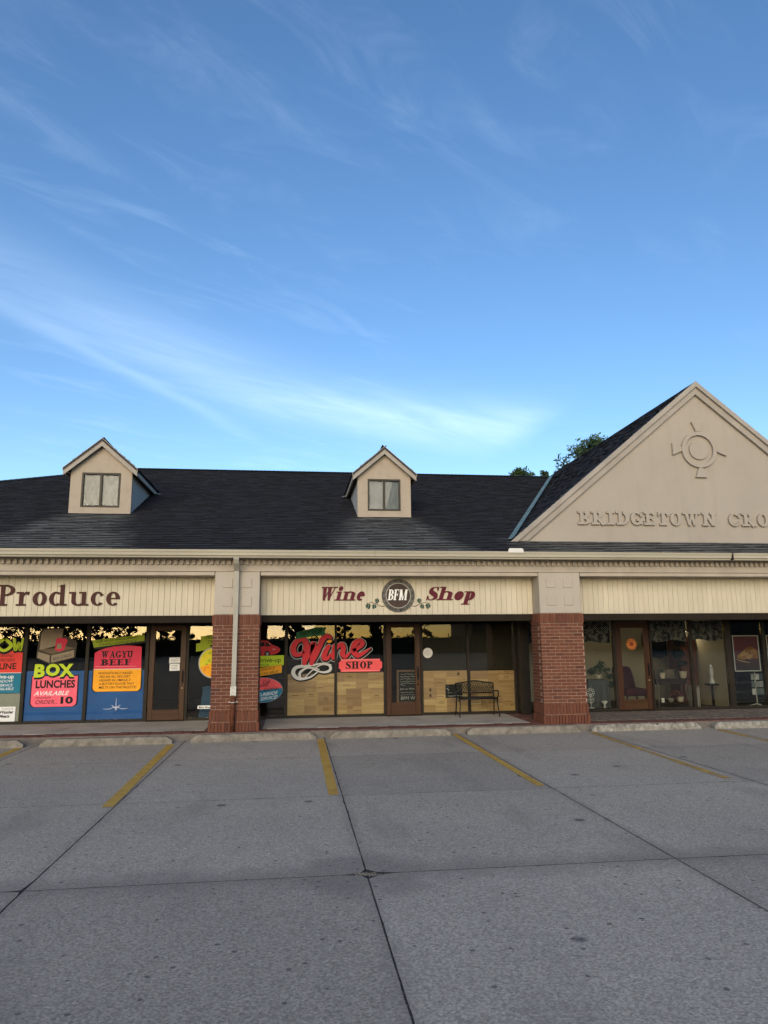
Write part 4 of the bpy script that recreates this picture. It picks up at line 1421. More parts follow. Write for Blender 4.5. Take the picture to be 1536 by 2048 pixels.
# ------------------------------------------------------------------ fascia signs
pro = thing('shop_sign', 'dark brown serif letters spelling Produce on the cream boards', 'sign', (-4.6, 14.99, 2.57))
lettering('Produce', -5.84, -3.47, 14.991, 2.578, 0.415, 0.02, M_BROWN, pro, 0.185, 0.08, 1.0, 0.0, 0.02)
for txt, xa, xb, zb_, lab in (('Wine', 0.48, 1.44, 2.668, 'maroon italic letters spelling Wine beside the round emblem'), ('Shop', 2.77, 3.82, 2.672, 'maroon italic letters spelling Shop beside the round emblem')):
    s_ = thing('shop_sign', lab, 'sign', (xa, 14.99, zb_))
    lettering(txt, xa, xb, 14.991, zb_, 0.285, 0.018, M_MAROON, s_, 0.285, 0.08, 0.7, 0.32, -0.04)
# round emblem
MX, MZ, MY = 2.180, 2.770, 14.990
med = thing('emblem_sign', 'round dark emblem with white BFM letters and grapevine scrolls', 'sign', (MX, MY, MZ - 0.35))
def disc(r, y0, y1, nm, mt, cx=MX, cz=MZ, par=med, n=48, sx=1.0):
    return MB().prism([(cx + sx * r * math.cos(6.28319 * k / n), cz + r * math.sin(6.28319 * k / n)) for k in range(n)], 'y', y0, y1).build(nm, mt, par)
disc(0.352, MY - 0.020, MY, 'rim_disc', plain('bronze_grey', (0.105, 0.098, 0.082), 0.55, var=0.3, scale=9))
disc(0.268, MY - 0.024, MY - 0.0205, 'silver_ring', flat('pale_ring', (0.36, 0.34, 0.30)))
disc(0.253, MY - 0.028, MY - 0.0245, 'centre_disc', plain('dark_umber', (0.040, 0.022, 0.014), 0.45, var=0.35, scale=8))
lettering('BFM', 1.95, 2.36, MY - 0.0285, 2.672, 0.225, 0.004, M_WHITE, med, 0.24, 0.07, 0.45, 0.22, -0.03)
def arc_text(txt, r, a0, a1, outward, h):
    for k, ch in enumerate(txt):
        if ch == ' ':
            continue
        a = R(a0 + (a1 - a0) * k / (len(txt) - 1))
        t = text_obj('letter', ch, MX + r * math.cos(a), MY - 0.0216, MZ + r * math.sin(a), h, flat('emblem_letter', (0.035, 0.028, 0.022)), med, tilt=0, bold=0.02)
        t.rotation_euler = (R(90), -(a - R(90)) if outward else -(a + R(90)), 0)
arc_text('BRIDGETOWN', 0.288, 192, -12, True, 0.058)
arc_text('FINER MEATS', 0.332, 212, 328, False, 0.058)
def strokes(nm, lst, y, d, mt, par, grow=0.0, dx=0.0, dz=0.0, n=8, off=0.0003):
    mb = MB()
    for i, st in enumerate(lst):
        L, Q = stroke_poly([(a + dx, b + dz, w + grow) for a, b, w in st], n)
        for k in range(len(L) - 1):
            q = [Q[k], Q[k + 1], L[k + 1], L[k]]
            ar = sum(q[j][0] * q[(j + 1) % 4][1] - q[(j + 1) % 4][0] * q[j][1] for j in range(4))
            mb.prism(q if ar > 0 else q[::-1], 'y', y - d - off * i, y)
        if grow or w > 0.03:
            for e in (st[0], st[-1]):
                r = (e[2] + grow) / 2
                mb.prism([(e[0] + dx + r * math.cos(6.283 * k / 12), e[1] + dz + r * math.sin(6.283 * k / 12)) for k in range(12)], 'y', y - d - off * i - 0.00012, y)
    return mb.build(nm, mt, par)
def leaf(cx, cz, s, a, par, y):
    o = [(0, -1), (0.45, -0.75), (0.4, -0.45), (0.85, -0.3), (0.65, 0.05), (0.8, 0.45), (0.3, 0.5), (0, 0.95), (-0.3, 0.5), (-0.8, 0.45), (-0.65, 0.05), (-0.85, -0.3), (-0.4, -0.45), (-0.45, -0.75)]
    ca, sa = math.cos(a), math.sin(a)
    MB().prism([(cx + s * (p * ca - q * sa), cz + s * (p * sa + q * ca)) for p, q in o], 'y', y - 0.004, y).build('vine_leaf', flat('vine_green', (0.032, 0.060, 0.042)), par)
    strokes('leaf_vein', [[(cx - s * 0.1, cz - s * 0.7, 0.004), (cx + s * 0.05, cz, 0.006), (cx + s * 0.2 * ca, cz + s * 0.5, 0.004)]], y - 0.0042, 0.0008, flat('leaf_vein_pale', (0.36, 0.36, 0.28)), par)
for sg in (-1, 1):
    f = lambda x: MX + sg * (x - MX)
    strokes('vine_stem', [[(f(2.45), 2.56, 0.008), (f(2.54), 2.545, 0.016), (f(2.66), 2.60, 0.012), (f(2.76), 2.625, 0.010), (f(2.86), 2.60, 0.007)],
                          [(f(2.45), 2.56, 0.008), (f(2.40), 2.60, 0.010), (f(2.46), 2.645, 0.008), (f(2.54), 2.635, 0.006)]], MY, 0.006, flat('vine_stem_brown', (0.10, 0.085, 0.06)), med)
    leaf(f(2.63), 2.665, 0.062, sg * 0.1, med, MY)
    leaf(f(2.69), 2.545, 0.060, sg * 0.5, med, MY)
    leaf(f(2.82), 2.555, 0.070, sg * -0.3, med, MY)

# ------------------------------------------------------------------ painted window signs (on the outer face of the glass)
GY = 16.6985
def lay(n):
    return GY - 0.0013 * n
def plate(nm, poly, n, mt, par):
    ar = sum(poly[i][0] * poly[(i + 1) % len(poly)][1] - poly[(i + 1) % len(poly)][0] * poly[i][1] for i in range(len(poly)))
    return MB().prism(poly if ar > 0 else poly[::-1], 'y', lay(n) - 0.001, lay(n)).build(nm, mt, par)
def rrect(x0, x1, z0, z1, r=0.0, corners=(1, 1, 1, 1)):
    out = []
    for (cx, cz, a0, on) in ((x0 + r, z0 + r, 180, corners[0]), (x1 - r, z0 + r, 270, corners[1]), (x1 - r, z1 - r, 0, corners[2]), (x0 + r, z1 - r, 90, corners[3])):
        if on and r:
            out += [(cx + r * math.cos(R(a0 + 90 * k / 6)), cz + r * math.sin(R(a0 + 90 * k / 6))) for k in range(7)]
        else:
            out.append((x0 if a0 in (180, 90) else x1, z0 if a0 in (180, 270) else z1))
    return out
def grow(poly, g):
    n = len(poly)
    cx, cz = sum(p[0] for p in poly) / n, sum(p[1] for p in poly) / n
    out = []
    for x, z in poly:
        d = math.hypot(x - cx, z - cz)
        out.append((x + (x - cx) / d * g, z + (z - cz) / d * g))
    return out
def wtext(txt, x, z, h, n, mt, par, align='LEFT', **kw):
    return text_obj('lettering', txt, x, lay(n) - 0.0003, z, h, mt, par, align, depth=0.0006, **kw)
def fat(txt, x, z, h, n, mt, shade, par, width, bold=0.05, shear=0.0, tilt=0.0, drop=0.03):
    wtext(txt, x + drop * 0.8, z - drop, h * 1.0, n, shade, par, 'LEFT', bold=bold + 0.05, shear=shear, width=width, tilt=tilt)
    wtext(txt, x, z, h, n + 1, mt, par, 'LEFT', bold=bold, shear=shear, width=width, tilt=tilt)

# 1. online orders
s1 = thing('window_sign', 'red and teal painted window sign for online orders and drive-up window, left edge', 'window sign', (-6.4, 16.69, 0.78))
plate('red_panel', rrect(-7.04, -5.885, 1.222, 1.73), 0, flat('tomato_paint', (0.72, 0.055, 0.04)), s1)
plate('teal_panel', rrect(-7.04, -5.885, 0.785, 1.207), 0, M_TEAL, s1)
plate('white_stripe', rrect(-7.04, -5.885, 1.207, 1.222), 0, flat('pale_pink', (0.72, 0.45, 0.42)), s1)
strokes('letter_shadow', [[(-6.74, 1.66, 0.09), (-6.72, 1.92, 0.09), (-6.55, 1.67, 0.09), (-6.53, 1.93, 0.09)], [(-6.28, 1.95, 0.10), (-6.43, 1.82, 0.12), (-6.29, 1.69, 0.10), (-6.14, 1.80, 0.12), (-6.28, 1.95, 0.10)],
                          [(-6.085, 1.93, 0.09), (-6.045, 1.70, 0.09), (-5.985, 1.86, 0.07), (-5.945, 1.70, 0.09), (-5.905, 1.94, 0.07)]], lay(1), 0.001, M_BLACK, s1, 0.02, 0.012, -0.02)
strokes('letter', [[(-6.74, 1.66, 0.07), (-6.72, 1.92, 0.07), (-6.55, 1.67, 0.07), (-6.53, 1.93, 0.07)], [(-6.28, 1.95, 0.06), (-6.43, 1.82, 0.075), (-6.29, 1.69, 0.06), (-6.14, 1.80, 0.075), (-6.28, 1.95, 0.06)],
                   [(-6.085, 1.93, 0.062), (-6.045, 1.70, 0.058), (-5.985, 1.86, 0.045), (-5.945, 1.70, 0.058), (-5.905, 1.94, 0.045)]], lay(3), 0.001, M_LIME, s1)
wtext('TAKING', -6.08, 1.555, 0.06, 1, M_BLACK, s1, 'RIGHT', shear=0.3)
wtext('ORDERS', -6.05, 1.455, 0.065, 1, M_BLACK, s1, 'RIGHT', shear=0.3)
wtext('ONLINE', -6.00, 1.295, 0.125, 1, M_BLACK, s1, 'RIGHT', bold=0.035)
wtext('Drive-up', -6.03, 1.095, 0.085, 1, M_WHITE, s1, 'RIGHT', bold=0.02)
wtext('WINDOW', -6.05, 1.01, 0.06, 1, M_WHITE, s1, 'RIGHT', shear=0.3)
wtext('SERVICE', -6.05, 0.925, 0.055, 1, M_WHITE, s1, 'RIGHT', shear=0.3)
wtext('AVAILABLE.', -6.01, 0.85, 0.055, 1, M_WHITE, s1, 'RIGHT', shear=0.3)
# pale board and paper notice below it, behind the glass
bw = MB().cbox(-7.07, -5.87, 16.715, 16.735, 0.190, 0.775, 0.003).build('backing_board', plain('grey_white_board', (0.48, 0.49, 0.43), 0.7, var=0.06))
tag(bw, 'plain grey-white board standing behind the lower left window', 'board')
nt_ = thing('paper_notice', 'white paper notice with Wassler Meats lettering at the bottom left window', 'notice', (-6.3, 16.69, 0.19))
plate('paper', rrect(-6.72, -5.945, 0.192, 0.500), 0, M_PAPER, nt_)
text_obj('lettering', 'Proudly Serving', -5.99, lay(1), 0.445, 0.026, M_BLACK, nt_, 'RIGHT', shear=0.2, depth=0.0005)
text_obj('lettering', 'Wassler', -5.985, lay(1), 0.36, 0.06, M_BLACK, nt_, 'RIGHT', shear=0.15, bold=0.05, depth=0.0005)
text_obj('lettering', 'Meats', -6.06, lay(1), 0.275, 0.06, M_BLACK, nt_, 'RIGHT', shear=0.15, bold=0.05, depth=0.0005)

# blue boards behind the glass
for a, b, lab in ((-5.782, -4.563, 'blue board behind the window painted with box lunches'), (-4.483, -3.288, 'blue board behind the window with the wagyu beef sign')):
    o = MB().cbox(a, b, 16.712, 16.73, 0.188, 1.24, 0.003).build('blue_board', M_BLUE)
    tag(o, lab, 'board', 'blue boards')

# 2. box lunches
s2 = thing('window_sign', 'pink painted window sign for box lunches with an open carton above', 'window sign', (-5.17, 16.69, 0.48))
pp = rrect(-5.645, -4.700, 0.482, 1.13, 0.10, (1, 1, 0, 0))
plate('outline', grow(pp, 0.026), 0, M_BLACK, s2)
plate('pink_panel', pp, 1, M_PINK, s2)
fat('B', -5.635, 1.125, 0.255, 2, M_LIME, M_BLACK, s2, 0.23, 0.07, 0.05)
fat('O', -5.375, 1.155, 0.225, 2, M_LIME, M_BLACK, s2, 0.29, 0.08)
fat('X', -5.06, 1.13, 0.25, 2, M_LIME, M_BLACK, s2, 0.35, 0.07, -0.12)
wtext('LUNCHES', -5.575, 0.885, 0.155, 2, M_BLACK, s2, bold=0.05, width=0.82)
wtext('AVAILABLE', -5.59, 0.725, 0.09, 2, M_WHITE, s2, shear=0.35, width=0.74, bold=0.015)
wtext('MINIMUM', -5.57, 0.655, 0.036, 2, M_BLACK, s2, shear=0.3, width=0.33)
wtext('ORDER...', -5.565, 0.545, 0.082, 2, M_BLACK, s2, shear=0.3, width=0.46)
wtext('10', -5.075, 0.55, 0.135, 2, M_BLACK, s2, bold=0.07, width=0.26)
# open carton drawing
def cart(nm, pts, n, mt):
    plate(nm, pts, n, mt, s2)
cart('carton_outline', [(-5.60, 1.60), (-5.565, 2.07), (-5.50, 2.165), (-5.05, 2.175), (-5.07, 2.02), (-4.87, 1.93), (-4.76, 1.84), (-4.785, 1.52), (-5.29, 1.385), (-5.60, 1.52)], 0, flat('carton_edge', (0.055, 0.042, 0.03)))
cart('carton_lid', [(-5.545, 1.70), (-5.525, 2.06), (-5.47, 2.14), (-5.075, 2.15), (-5.10, 1.82), (-5.13, 1.75)], 1, M_CARD_L)
cart('carton_inside', [(-5.54, 1.69), (-5.13, 1.80), (-4.80, 1.73), (-5.28, 1.60)], 1, M_CARD)
cart('carton_side', [(-5.575, 1.66), (-5.32, 1.58), (-5.32, 1.42), (-5.575, 1.53)], 1, M_CARD_L)
cart('carton_front', [(-5.29, 1.575), (-4.815, 1.69), (-4.815, 1.535), (-5.28, 1.42)], 1, M_CARD_L)
cart('drink_can', [(-5.22, 1.69), (-5.21, 1.93), (-5.17, 1.965), (-5.00, 1.94), (-4.965, 1.90), (-5.03, 1.69), (-5.12, 1.655)], 2, M_CRIMSON)
cart('can_label', [(-5.185, 1.72), (-5.18, 1.83), (-5.09, 1.83), (-5.08, 1.72)], 3, M_CARD_L)
wtext('BOX LUNCH', -5.24, 1.465, 0.06, 2, M_BLACK, s2, width=0.38, tilt=R(-13))
# 3. wagyu
s3 = thing('window_sign', 'crimson and orange painted window sign for wagyu beef under a lime banner', 'window sign', (-3.87, 16.69, 0.77))
body = [(-4.375, 1.26), (-4.375, 1.62), (-4.30, 1.665), (-4.15, 1.72), (-3.95, 1.76), (-3.75, 1.775), (-3.55, 1.77), (-3.375, 1.745), (-3.365, 1.26)]
low = rrect(-4.375, -3.360, 0.785, 1.262, 0.09, (1, 1, 0, 0))
plate('outline', grow(low, 0.026), 0, M_BLACK, s3)
plate('orange_panel', low, 1, M_ORANGE, s3)
plate('crimson_panel', body, 1, M_CRIMSON, s3)
plate('white_stripe', rrect(-4.375, -3.362, 1.253, 1.273), 2, flat('pale_peach', (0.74, 0.50, 0.36)), s3)
lettering('WAGYU', -4.24, -3.54, lay(2), 1.51, 0.145, 0.001, M_BLACK, s3, 0.26, 0.11, 0.9, 0.0, 0.0, 'lettering')
lettering('BEEF', -4.24, -3.58, lay(2), 1.345, 0.135, 0.001, M_BLACK, s3, 0.27, 0.11, 0.9, 0.0, 0.0, 'lettering')
plate('underline', rrect(-4.35, -3.47, 1.318, 1.326), 2, flat('thin_pink', (0.75, 0.28, 0.26)), s3)
for k, t in enumerate(('WHOLISTICALLY RAISED', 'FED AN ALL VEG DIET', 'HIGHER IN OMEGA 3', 'A BUTTERY FLAVOR THAT', 'MELTS ON THE PALETTE!')):
    wtext(t, -4.28 + (0.03 if k else 0), 1.155 - k * 0.077, 0.05, 2, M_BLACK, s3, shear=0.25, width=(0.72, 0.66, 0.66, 0.76, 0.80)[k], bold=0.01)
plate('banner_shadow', [(-4.44, 1.87), (-3.30, 1.99), (-3.29, 1.83), (-4.39, 1.69)], 0, M_BLACK, s3)
plate('banner', [(-4.445, 1.893), (-3.329, 2.013), (-3.321, 1.875), (-4.403, 1.735)], 1, M_LIME_D, s3)
wtext('FOR AN EXTRAORDINARY', -4.36, 1.835, 0.05, 2, M_BLACK, s3, shear=0.3, width=0.90, tilt=R(-6.3))
wtext('DINING EXPERIENCE', -4.30, 1.765, 0.05, 2, M_BLACK, s3, shear=0.3, width=0.82, tilt=R(-6.3))
strokes('pinstripe', [[(-4.13, 0.415, 0.004), (-4.0, 0.41, 0.010), (-3.86, 0.455, 0.008), (-3.73, 0.41, 0.010), (-3.60, 0.42, 0.004)], [(-3.86, 0.37, 0.006), (-3.86, 0.50, 0.012), (-3.86, 0.64, 0.004)],
                      [(-3.95, 0.49, 0.008), (-3.89, 0.44, 0.010), (-3.85, 0.39, 0.008), (-3.83, 0.45, 0.010), (-3.77, 0.49, 0.008)], [(-3.93, 0.46, 0.006), (-3.86, 0.43, 0.012), (-3.79, 0.46, 0.006)]], lay(0), 0.001, flat('pale_blue_white', (0.55, 0.60, 0.68)), s3)
# paper notices on the left door
for a, b, c, e, lab in ((-2.765, -2.50, 1.372, 1.502, 'upper white paper notice taped to the left wooden door'), (-2.752, -2.53, 1.208, 1.362, 'lower white paper notice taped to the left wooden door')):
    n_ = thing('paper_notice', lab, 'notice', (a, 16.69, c), 'door notices')
    plate('paper', [(a, c), (b, c + 0.004), (b - 0.003, e), (a + 0.002, e - 0.003)], 0, M_PAPER, n_)
    r_ = random.Random(int(c * 100))
    for k in range(3):
        zz = e - 0.035 - k * 0.036
        strokes('scribble', [[(a + 0.04 + i * 0.022, zz + r_.uniform(-0.005, 0.005), 0.007) for i in range(int((b - a - 0.06) / 0.022))]], lay(1), 0.0005, M_BLACK, n_)
# 4. fruit tray sign half behind the pillar
s4 = thing('window_sign', 'lime ribbon and round fruit painted on the window beside the brick pillar', 'window sign', (-1.85, 16.69, 1.07))
plate('ribbon_tail', [(-2.19, 1.62), (-2.19, 1.80), (-2.05, 1.83), (-1.85, 1.74), (-1.97, 1.66)], 0, M_LIME_D, s4)
plate('ribbon', [(-2.10, 1.745), (-2.09, 1.965), (-1.55, 2.03), (-1.55, 1.80)], 1, M_LIME_D, s4)
wtext('FRUIT', -2.00, 1.89, 0.075, 2, M_BLACK, s4, shear=0.35, tilt=R(-6))
wtext('TRAYS', -1.95, 1.79, 0.075, 2, M_BLACK, s4, shear=0.35, tilt=R(-6))
arc = lambda a0, a1, r=0.30, n=18: [(-1.80 + r * math.cos(R(a0 + (a1 - a0) * k / n)), 1.375 + r * 1.06 * math.sin(R(a0 + (a1 - a0) * k / n))) for k in range(n + 1)]
plate('tray_rim', arc(0, 360, 0.325, 36)[:-1], 0, flat('tray_rim_grey', (0.42, 0.42, 0.36)), s4)
plate('green_fruit', arc(18, 198), 1, M_YELLOW, s4)
plate('orange_fruit', arc(198, 378), 1, M_ORANGE, s4)
r_ = random.Random(4)
for k in range(60):
    a, q = r_.uniform(0, 6.283), 0.28 * math.sqrt(r_.random())
    x, z = -1.80 + q * math.cos(a), 1.375 + q * 1.06 * math.sin(a)
    up = math.sin(a - R(18)) > 0
    strokes('fruit_piece', [[(x - 0.03, z - 0.005, 0.006), (x, z + 0.014, 0.022), (x + 0.03, z - 0.004, 0.006)]], lay(2) - 0.0002 * (k % 5), 0.0008, (M_LIME, M_LIME_D)[k % 2] if up else (M_YELLOW, flat('deep_orange', (0.7, 0.2, 0.02)))[k % 2], s4)
# 5. drive-up
s5 = thing('window_sign', 'red car over lime drive-up banner and orange strip painted on narrow window', 'window sign', (-0.6, 16.69, 1.06))
plate('car_body', [(-0.98, 1.56), (-0.99, 1.68), (-0.90, 1.72), (-0.84, 1.82), (-0.74, 1.855), (-0.60, 1.85), (-0.49, 1.76), (-0.36, 1.71), (-0.31, 1.66), (-0.33, 1.60), (-0.40, 1.555), (-0.52, 1.53), (-0.72, 1.52)], 1, M_RED, s5)
plate('car_outline', grow([(-0.98, 1.56), (-0.99, 1.68), (-0.90, 1.72), (-0.84, 1.82), (-0.74, 1.855), (-0.60, 1.85), (-0.49, 1.76), (-0.36, 1.71), (-0.31, 1.66), (-0.33, 1.60), (-0.40, 1.555), (-0.52, 1.53), (-0.72, 1.52)], 0.014), 0, M_BLACK, s5)
plate('car_window', [(-0.79, 1.73), (-0.775, 1.80), (-0.72, 1.825), (-0.66, 1.82), (-0.665, 1.73)], 2, M_BLACK, s5)
plate('car_window', [(-0.645, 1.725), (-0.64, 1.815), (-0.59, 1.81), (-0.52, 1.74)], 2, M_BLACK, s5)
for wx, wz, wr in ((-0.60, 1.555, 0.065), (-0.79, 1.57, 0.055)):
    plate('car_wheel', [(wx + wr * math.cos(6.283 * k / 18), wz + wr * 1.1 * math.sin(6.283 * k / 18)) for k in range(18)], 2, M_BLACK, s5)
    strokes('wheel_spoke', [[(wx - wr * 0.5, wz - wr * 0.4, 0.012), (wx + wr * 0.5, wz + wr * 0.4, 0.012)], [(wx + wr * 0.5, wz - wr * 0.4, 0.012), (wx - wr * 0.5, wz + wr * 0.4, 0.012)], [(wx, wz - wr * 0.6, 0.01), (wx, wz + wr * 0.6, 0.01)]], lay(3), 0.0006, M_SILVER, s5)
strokes('car_highlight', [[(-0.48, 1.665, 0.006), (-0.45, 1.655, 0.010), (-0.42, 1.66, 0.004)], [(-0.60, 1.77, 0.006), (-0.57, 1.785, 0.010), (-0.54, 1.775, 0.006)]], lay(2), 0.0006, M_WHITE, s5)
plate('lime_banner', [(-1.20, 1.24), (-1.20, 1.50), (-0.225, 1.525), (-0.225, 1.305)], 4, M_LIME, s5)
wtext('Drive-up', -0.285, 1.375, 0.105, 5, M_BLACK, s5, 'RIGHT', bold=0.01, tilt=R(-1.5))
wtext('WINDOW', -0.56, 1.29, 0.045, 5, M_BLACK, s5, 'RIGHT', shear=0.3)
plate('orange_strip', [(-1.15, 1.005), (-1.15, 1.185), (-0.268, 1.318), (-0.268, 1.135)], 4, M_ORANGE, s5)
wtext('SERVICE', -0.43, 1.215, 0.062, 5, M_BLACK, s5, 'RIGHT', shear=0.35, tilt=R(-8))
wtext('AVAILABLE!', -0.345, 1.135, 0.062, 5, M_BLACK, s5, 'RIGHT', shear=0.35, tilt=R(-8))
# 6. curbside oval
s6 = thing('window_sign', 'pink and teal painted oval about curbside service low on the narrow window', 'window sign', (-0.68, 16.69, 0.49))
ov = lambda a0, a1, g=0.0, n=26: [(-0.69 + (0.44 + g) * math.cos(R(a0 + (a1 - a0) * k / n)), 0.758 + (0.268 + g) * math.sin(R(a0 + (a1 - a0) * k / n))) for k in range(n + 1)]
plate('oval_rim', ov(0, 360, 0.008, 44)[:-1], 0, flat('oval_rim_grey', (0.35, 0.35, 0.36)), s6)
plate('teal_half', ov(-172, 8), 1, M_TEAL, s6)
plate('pink_half', ov(8, 188), 1, M_CORAL, s6)
for t, x, z, h, c in (('Call', -0.53, 0.915, 0.075, M_BLACK), ('WINE', -0.57, 0.845, 0.055, M_BLACK), ('SHOP for', -0.33, 0.765, 0.06, M_BLACK), ('CURBSIDE', -0.36, 0.665, 0.07, M_WHITE), ('SERVICE!', -0.36, 0.57, 0.07, M_WHITE)):
    wtext(t, x, z, h, 2, c, s6, 'RIGHT', shear=0.35, tilt=R(-7), bold=0.012)
# 7. wine
WINE = [
    [(0.247, 1.625, 0.058), (0.147, 1.537, 0.075), (0.024, 1.548, 0.115), (-0.016, 1.691, 0.129), (0.058, 1.823, 0.115), (0.191, 1.878, 0.111), (0.273, 1.790, 0.129), (0.273, 1.592, 0.142), (0.242, 1.338, 0.098)],
    [(0.242, 1.338, 0.080), (0.325, 1.504, 0.089), (0.402, 1.691, 0.115), (0.442, 1.768, 0.129), (0.442, 1.570, 0.142), (0.407, 1.332, 0.098)],
    [(0.407, 1.332, 0.080), (0.502, 1.515, 0.093), (0.580, 1.702, 0.115), (0.658, 1.878, 0.124), (0.758, 1.949, 0.111), (0.836, 1.911, 0.075)],
    [(0.785, 1.706, 0.102), (0.709, 1.570, 0.120), (0.687, 1.460, 0.111), (0.758, 1.438, 0.080), (0.847, 1.537, 0.049)],
    [(0.936, 1.720, 0.102), (0.918, 1.592, 0.111), (0.903, 1.460, 0.098)],
    [(0.909, 1.526, 0.058), (0.991, 1.691, 0.080), (1.096, 1.751, 0.111), (1.132, 1.658, 0.115), (1.114, 1.537, 0.115), (1.185, 1.477, 0.080), (1.280, 1.559, 0.053)],
    [(1.325, 1.603, 0.067), (1.458, 1.654, 0.080), (1.576, 1.764, 0.102), (1.532, 1.839, 0.089), (1.414, 1.786, 0.124), (1.363, 1.636, 0.133), (1.447, 1.508, 0.115), (1.581, 1.543, 0.084), (1.758, 1.654, 0.031)],
]
SWIRL = [
    [(0.847, 1.294, 0.027), (0.647, 1.327, 0.031), (0.358, 1.279, 0.049), (0.069, 1.250, 0.075), (-0.009, 1.118, 0.089), (0.113, 0.997, 0.071), (0.358, 1.019, 0.044), (0.536, 1.129, 0.027)],
    [(0.147, 1.019, 0.058), (0.147, 1.129, 0.058), (0.291, 1.228, 0.040), (0.469, 1.217, 0.031), (0.580, 1.195, 0.022)],
    [(0.247, 1.008, 0.022), (0.447, 1.195, 0.027), (0.647, 1.305, 0.031), (0.814, 1.283, 0.058), (0.825, 1.173, 0.062), (0.669, 1.129, 0.044), (0.447, 1.195, 0.027)],
]
s7 = thing('window_sign', 'big red script Wine sign with silver flourish painted across two windows', 'window sign', (0.85, 16.69, 0.96))
strokes('grey_outline', WINE, lay(0), 0.0005, M_SILVER, s7, 0.062, 0.012, -0.022, 10, 0.00008)
strokes('black_shade', WINE, lay(1), 0.0005, M_BLACK, s7, 0.040, 0.012, -0.020, 10, 0.00008)
strokes('red_script', WINE, lay(3), 0.0005, M_RED, s7, 0.0, 0, 0, 10, 0.00012)
plate('letter_dot', [(0.83 + 0.075 * math.cos(6.283 * k / 20), 1.822 + 0.045 * math.sin(6.283 * k / 20 + 0.3)) for k in range(20)], 3, M_BLACK, s7)
plate('letter_dot', [(0.815 + 0.058 * math.cos(6.283 * k / 20), 1.822 + 0.036 * math.sin(6.283 * k / 20 + 0.3)) for k in range(20)], 5, M_ORANGE, s7)
strokes('black_shade', SWIRL, lay(0), 0.0005, M_BLACK, s7, 0.045, 0.008, -0.010, 10, 0.00008)
strokes('flourish', SWIRL, lay(2), 0.0005, flat('flourish_white', (0.52, 0.51, 0.47)), s7, 0.0, 0, 0, 10, 0.00012)
plate('green_ribbon', [(0.06, 1.88), (0.05, 2.04), (0.30, 2.085), (0.52, 2.14), (0.73, 2.14), (0.69, 2.06), (0.71, 1.965), (0.50, 1.965), (0.30, 1.93)], 3, M_GREEN, s7)
plate('ribbon_shadow', grow([(0.06, 1.88), (0.05, 2.04), (0.30, 2.085), (0.52, 2.14), (0.73, 2.14), (0.69, 2.06), (0.71, 1.965), (0.50, 1.965), (0.30, 1.93)], 0.014), 2, M_BLACK, s7)
wtext('VISIT OUR', 0.115, 1.945, 0.085, 4, M_BLACK, s7, shear=0.25, width=0.52, tilt=R(-8), bold=0.02)
# 8. shop plaque
s8 = thing('window_sign', 'coral plaque lettered SHOP painted on the window left of the wooden door', 'window sign', (1.53, 16.69, 1.13))
pq = [(1.075, 1.132), (1.985, 1.132), (1.985, 1.185), (2.03, 1.215), (2.03, 1.345), (1.985, 1.375), (1.985, 1.42), (1.075, 1.42), (1.075, 1.375), (1.03, 1.345), (1.03, 1.215), (1.075, 1.185)]
plate('plaque_shadow', [(x + 0.012, z - 0.014) for x, z in grow(pq, 0.014)], 6, M_BLACK, s8)
plate('plaque', pq, 7, M_CORAL, s8)
plate('plaque_line', rrect(1.09, 1.97, 1.395, 1.402), 8, flat('plaque_pale', (0.78, 0.42, 0.36)), s8)
plate('plaque_line', rrect(1.09, 1.97, 1.148, 1.155), 8, flat('plaque_pale', (0.78, 0.42, 0.36)), s8)
lettering('SHOP', 1.185, 1.82, lay(8), 1.203, 0.16, 0.001, M_BLACK, s8, 0.27, 0.10, 0.8, 0.0, 0.02, 'lettering')
# round sticker and the black card behind the bench
s9 = thing('round_sticker', 'round white sticker on the window right of the middle door', 'sticker', (3.11, 16.69, 1.42))
plate('sticker_disc', [(3.112 + 0.116 * math.cos(6.283 * k / 32), 1.537 + 0.118 * math.sin(6.283 * k / 32)) for k in range(32)], 0, flat('sticker_white', (0.60, 0.57, 0.52)), s9)
for k in range(4):
    strokes('sticker_line', [[(3.04 + 0.02 * (k in (0, 3)), 1.59 - k * 0.034, 0.006), (3.112, 1.592 - k * 0.034, 0.007), (3.184 - 0.02 * (k in (0, 3)), 1.59 - k * 0.034, 0.006)]], lay(1), 0.0004, flat('sticker_grey', (0.33, 0.30, 0.28)), s9)
cd = thing('window_card', 'black card with white marks in the window behind the iron bench', 'card', (3.7, 16.71, 0.50))
MB().cbox(3.515, 3.915, 16.708, 16.7115, 0.505, 0.812, 0.001).build('card', flat('card_black', (0.02, 0.022, 0.020)), cd)
strokes('white_mark', [[(3.54, 0.72, 0.008), (3.58, 0.70, 0.012), (3.60, 0.66, 0.006)], [(3.57, 0.55, 0.010), (3.64, 0.545, 0.012), (3.72, 0.55, 0.01), (3.90, 0.55, 0.01)], [(3.57, 0.62, 0.006), (3.65, 0.625, 0.006)]], 16.7078, 0.0004, flat('chalk_white', (0.6, 0.6, 0.56)), cd)

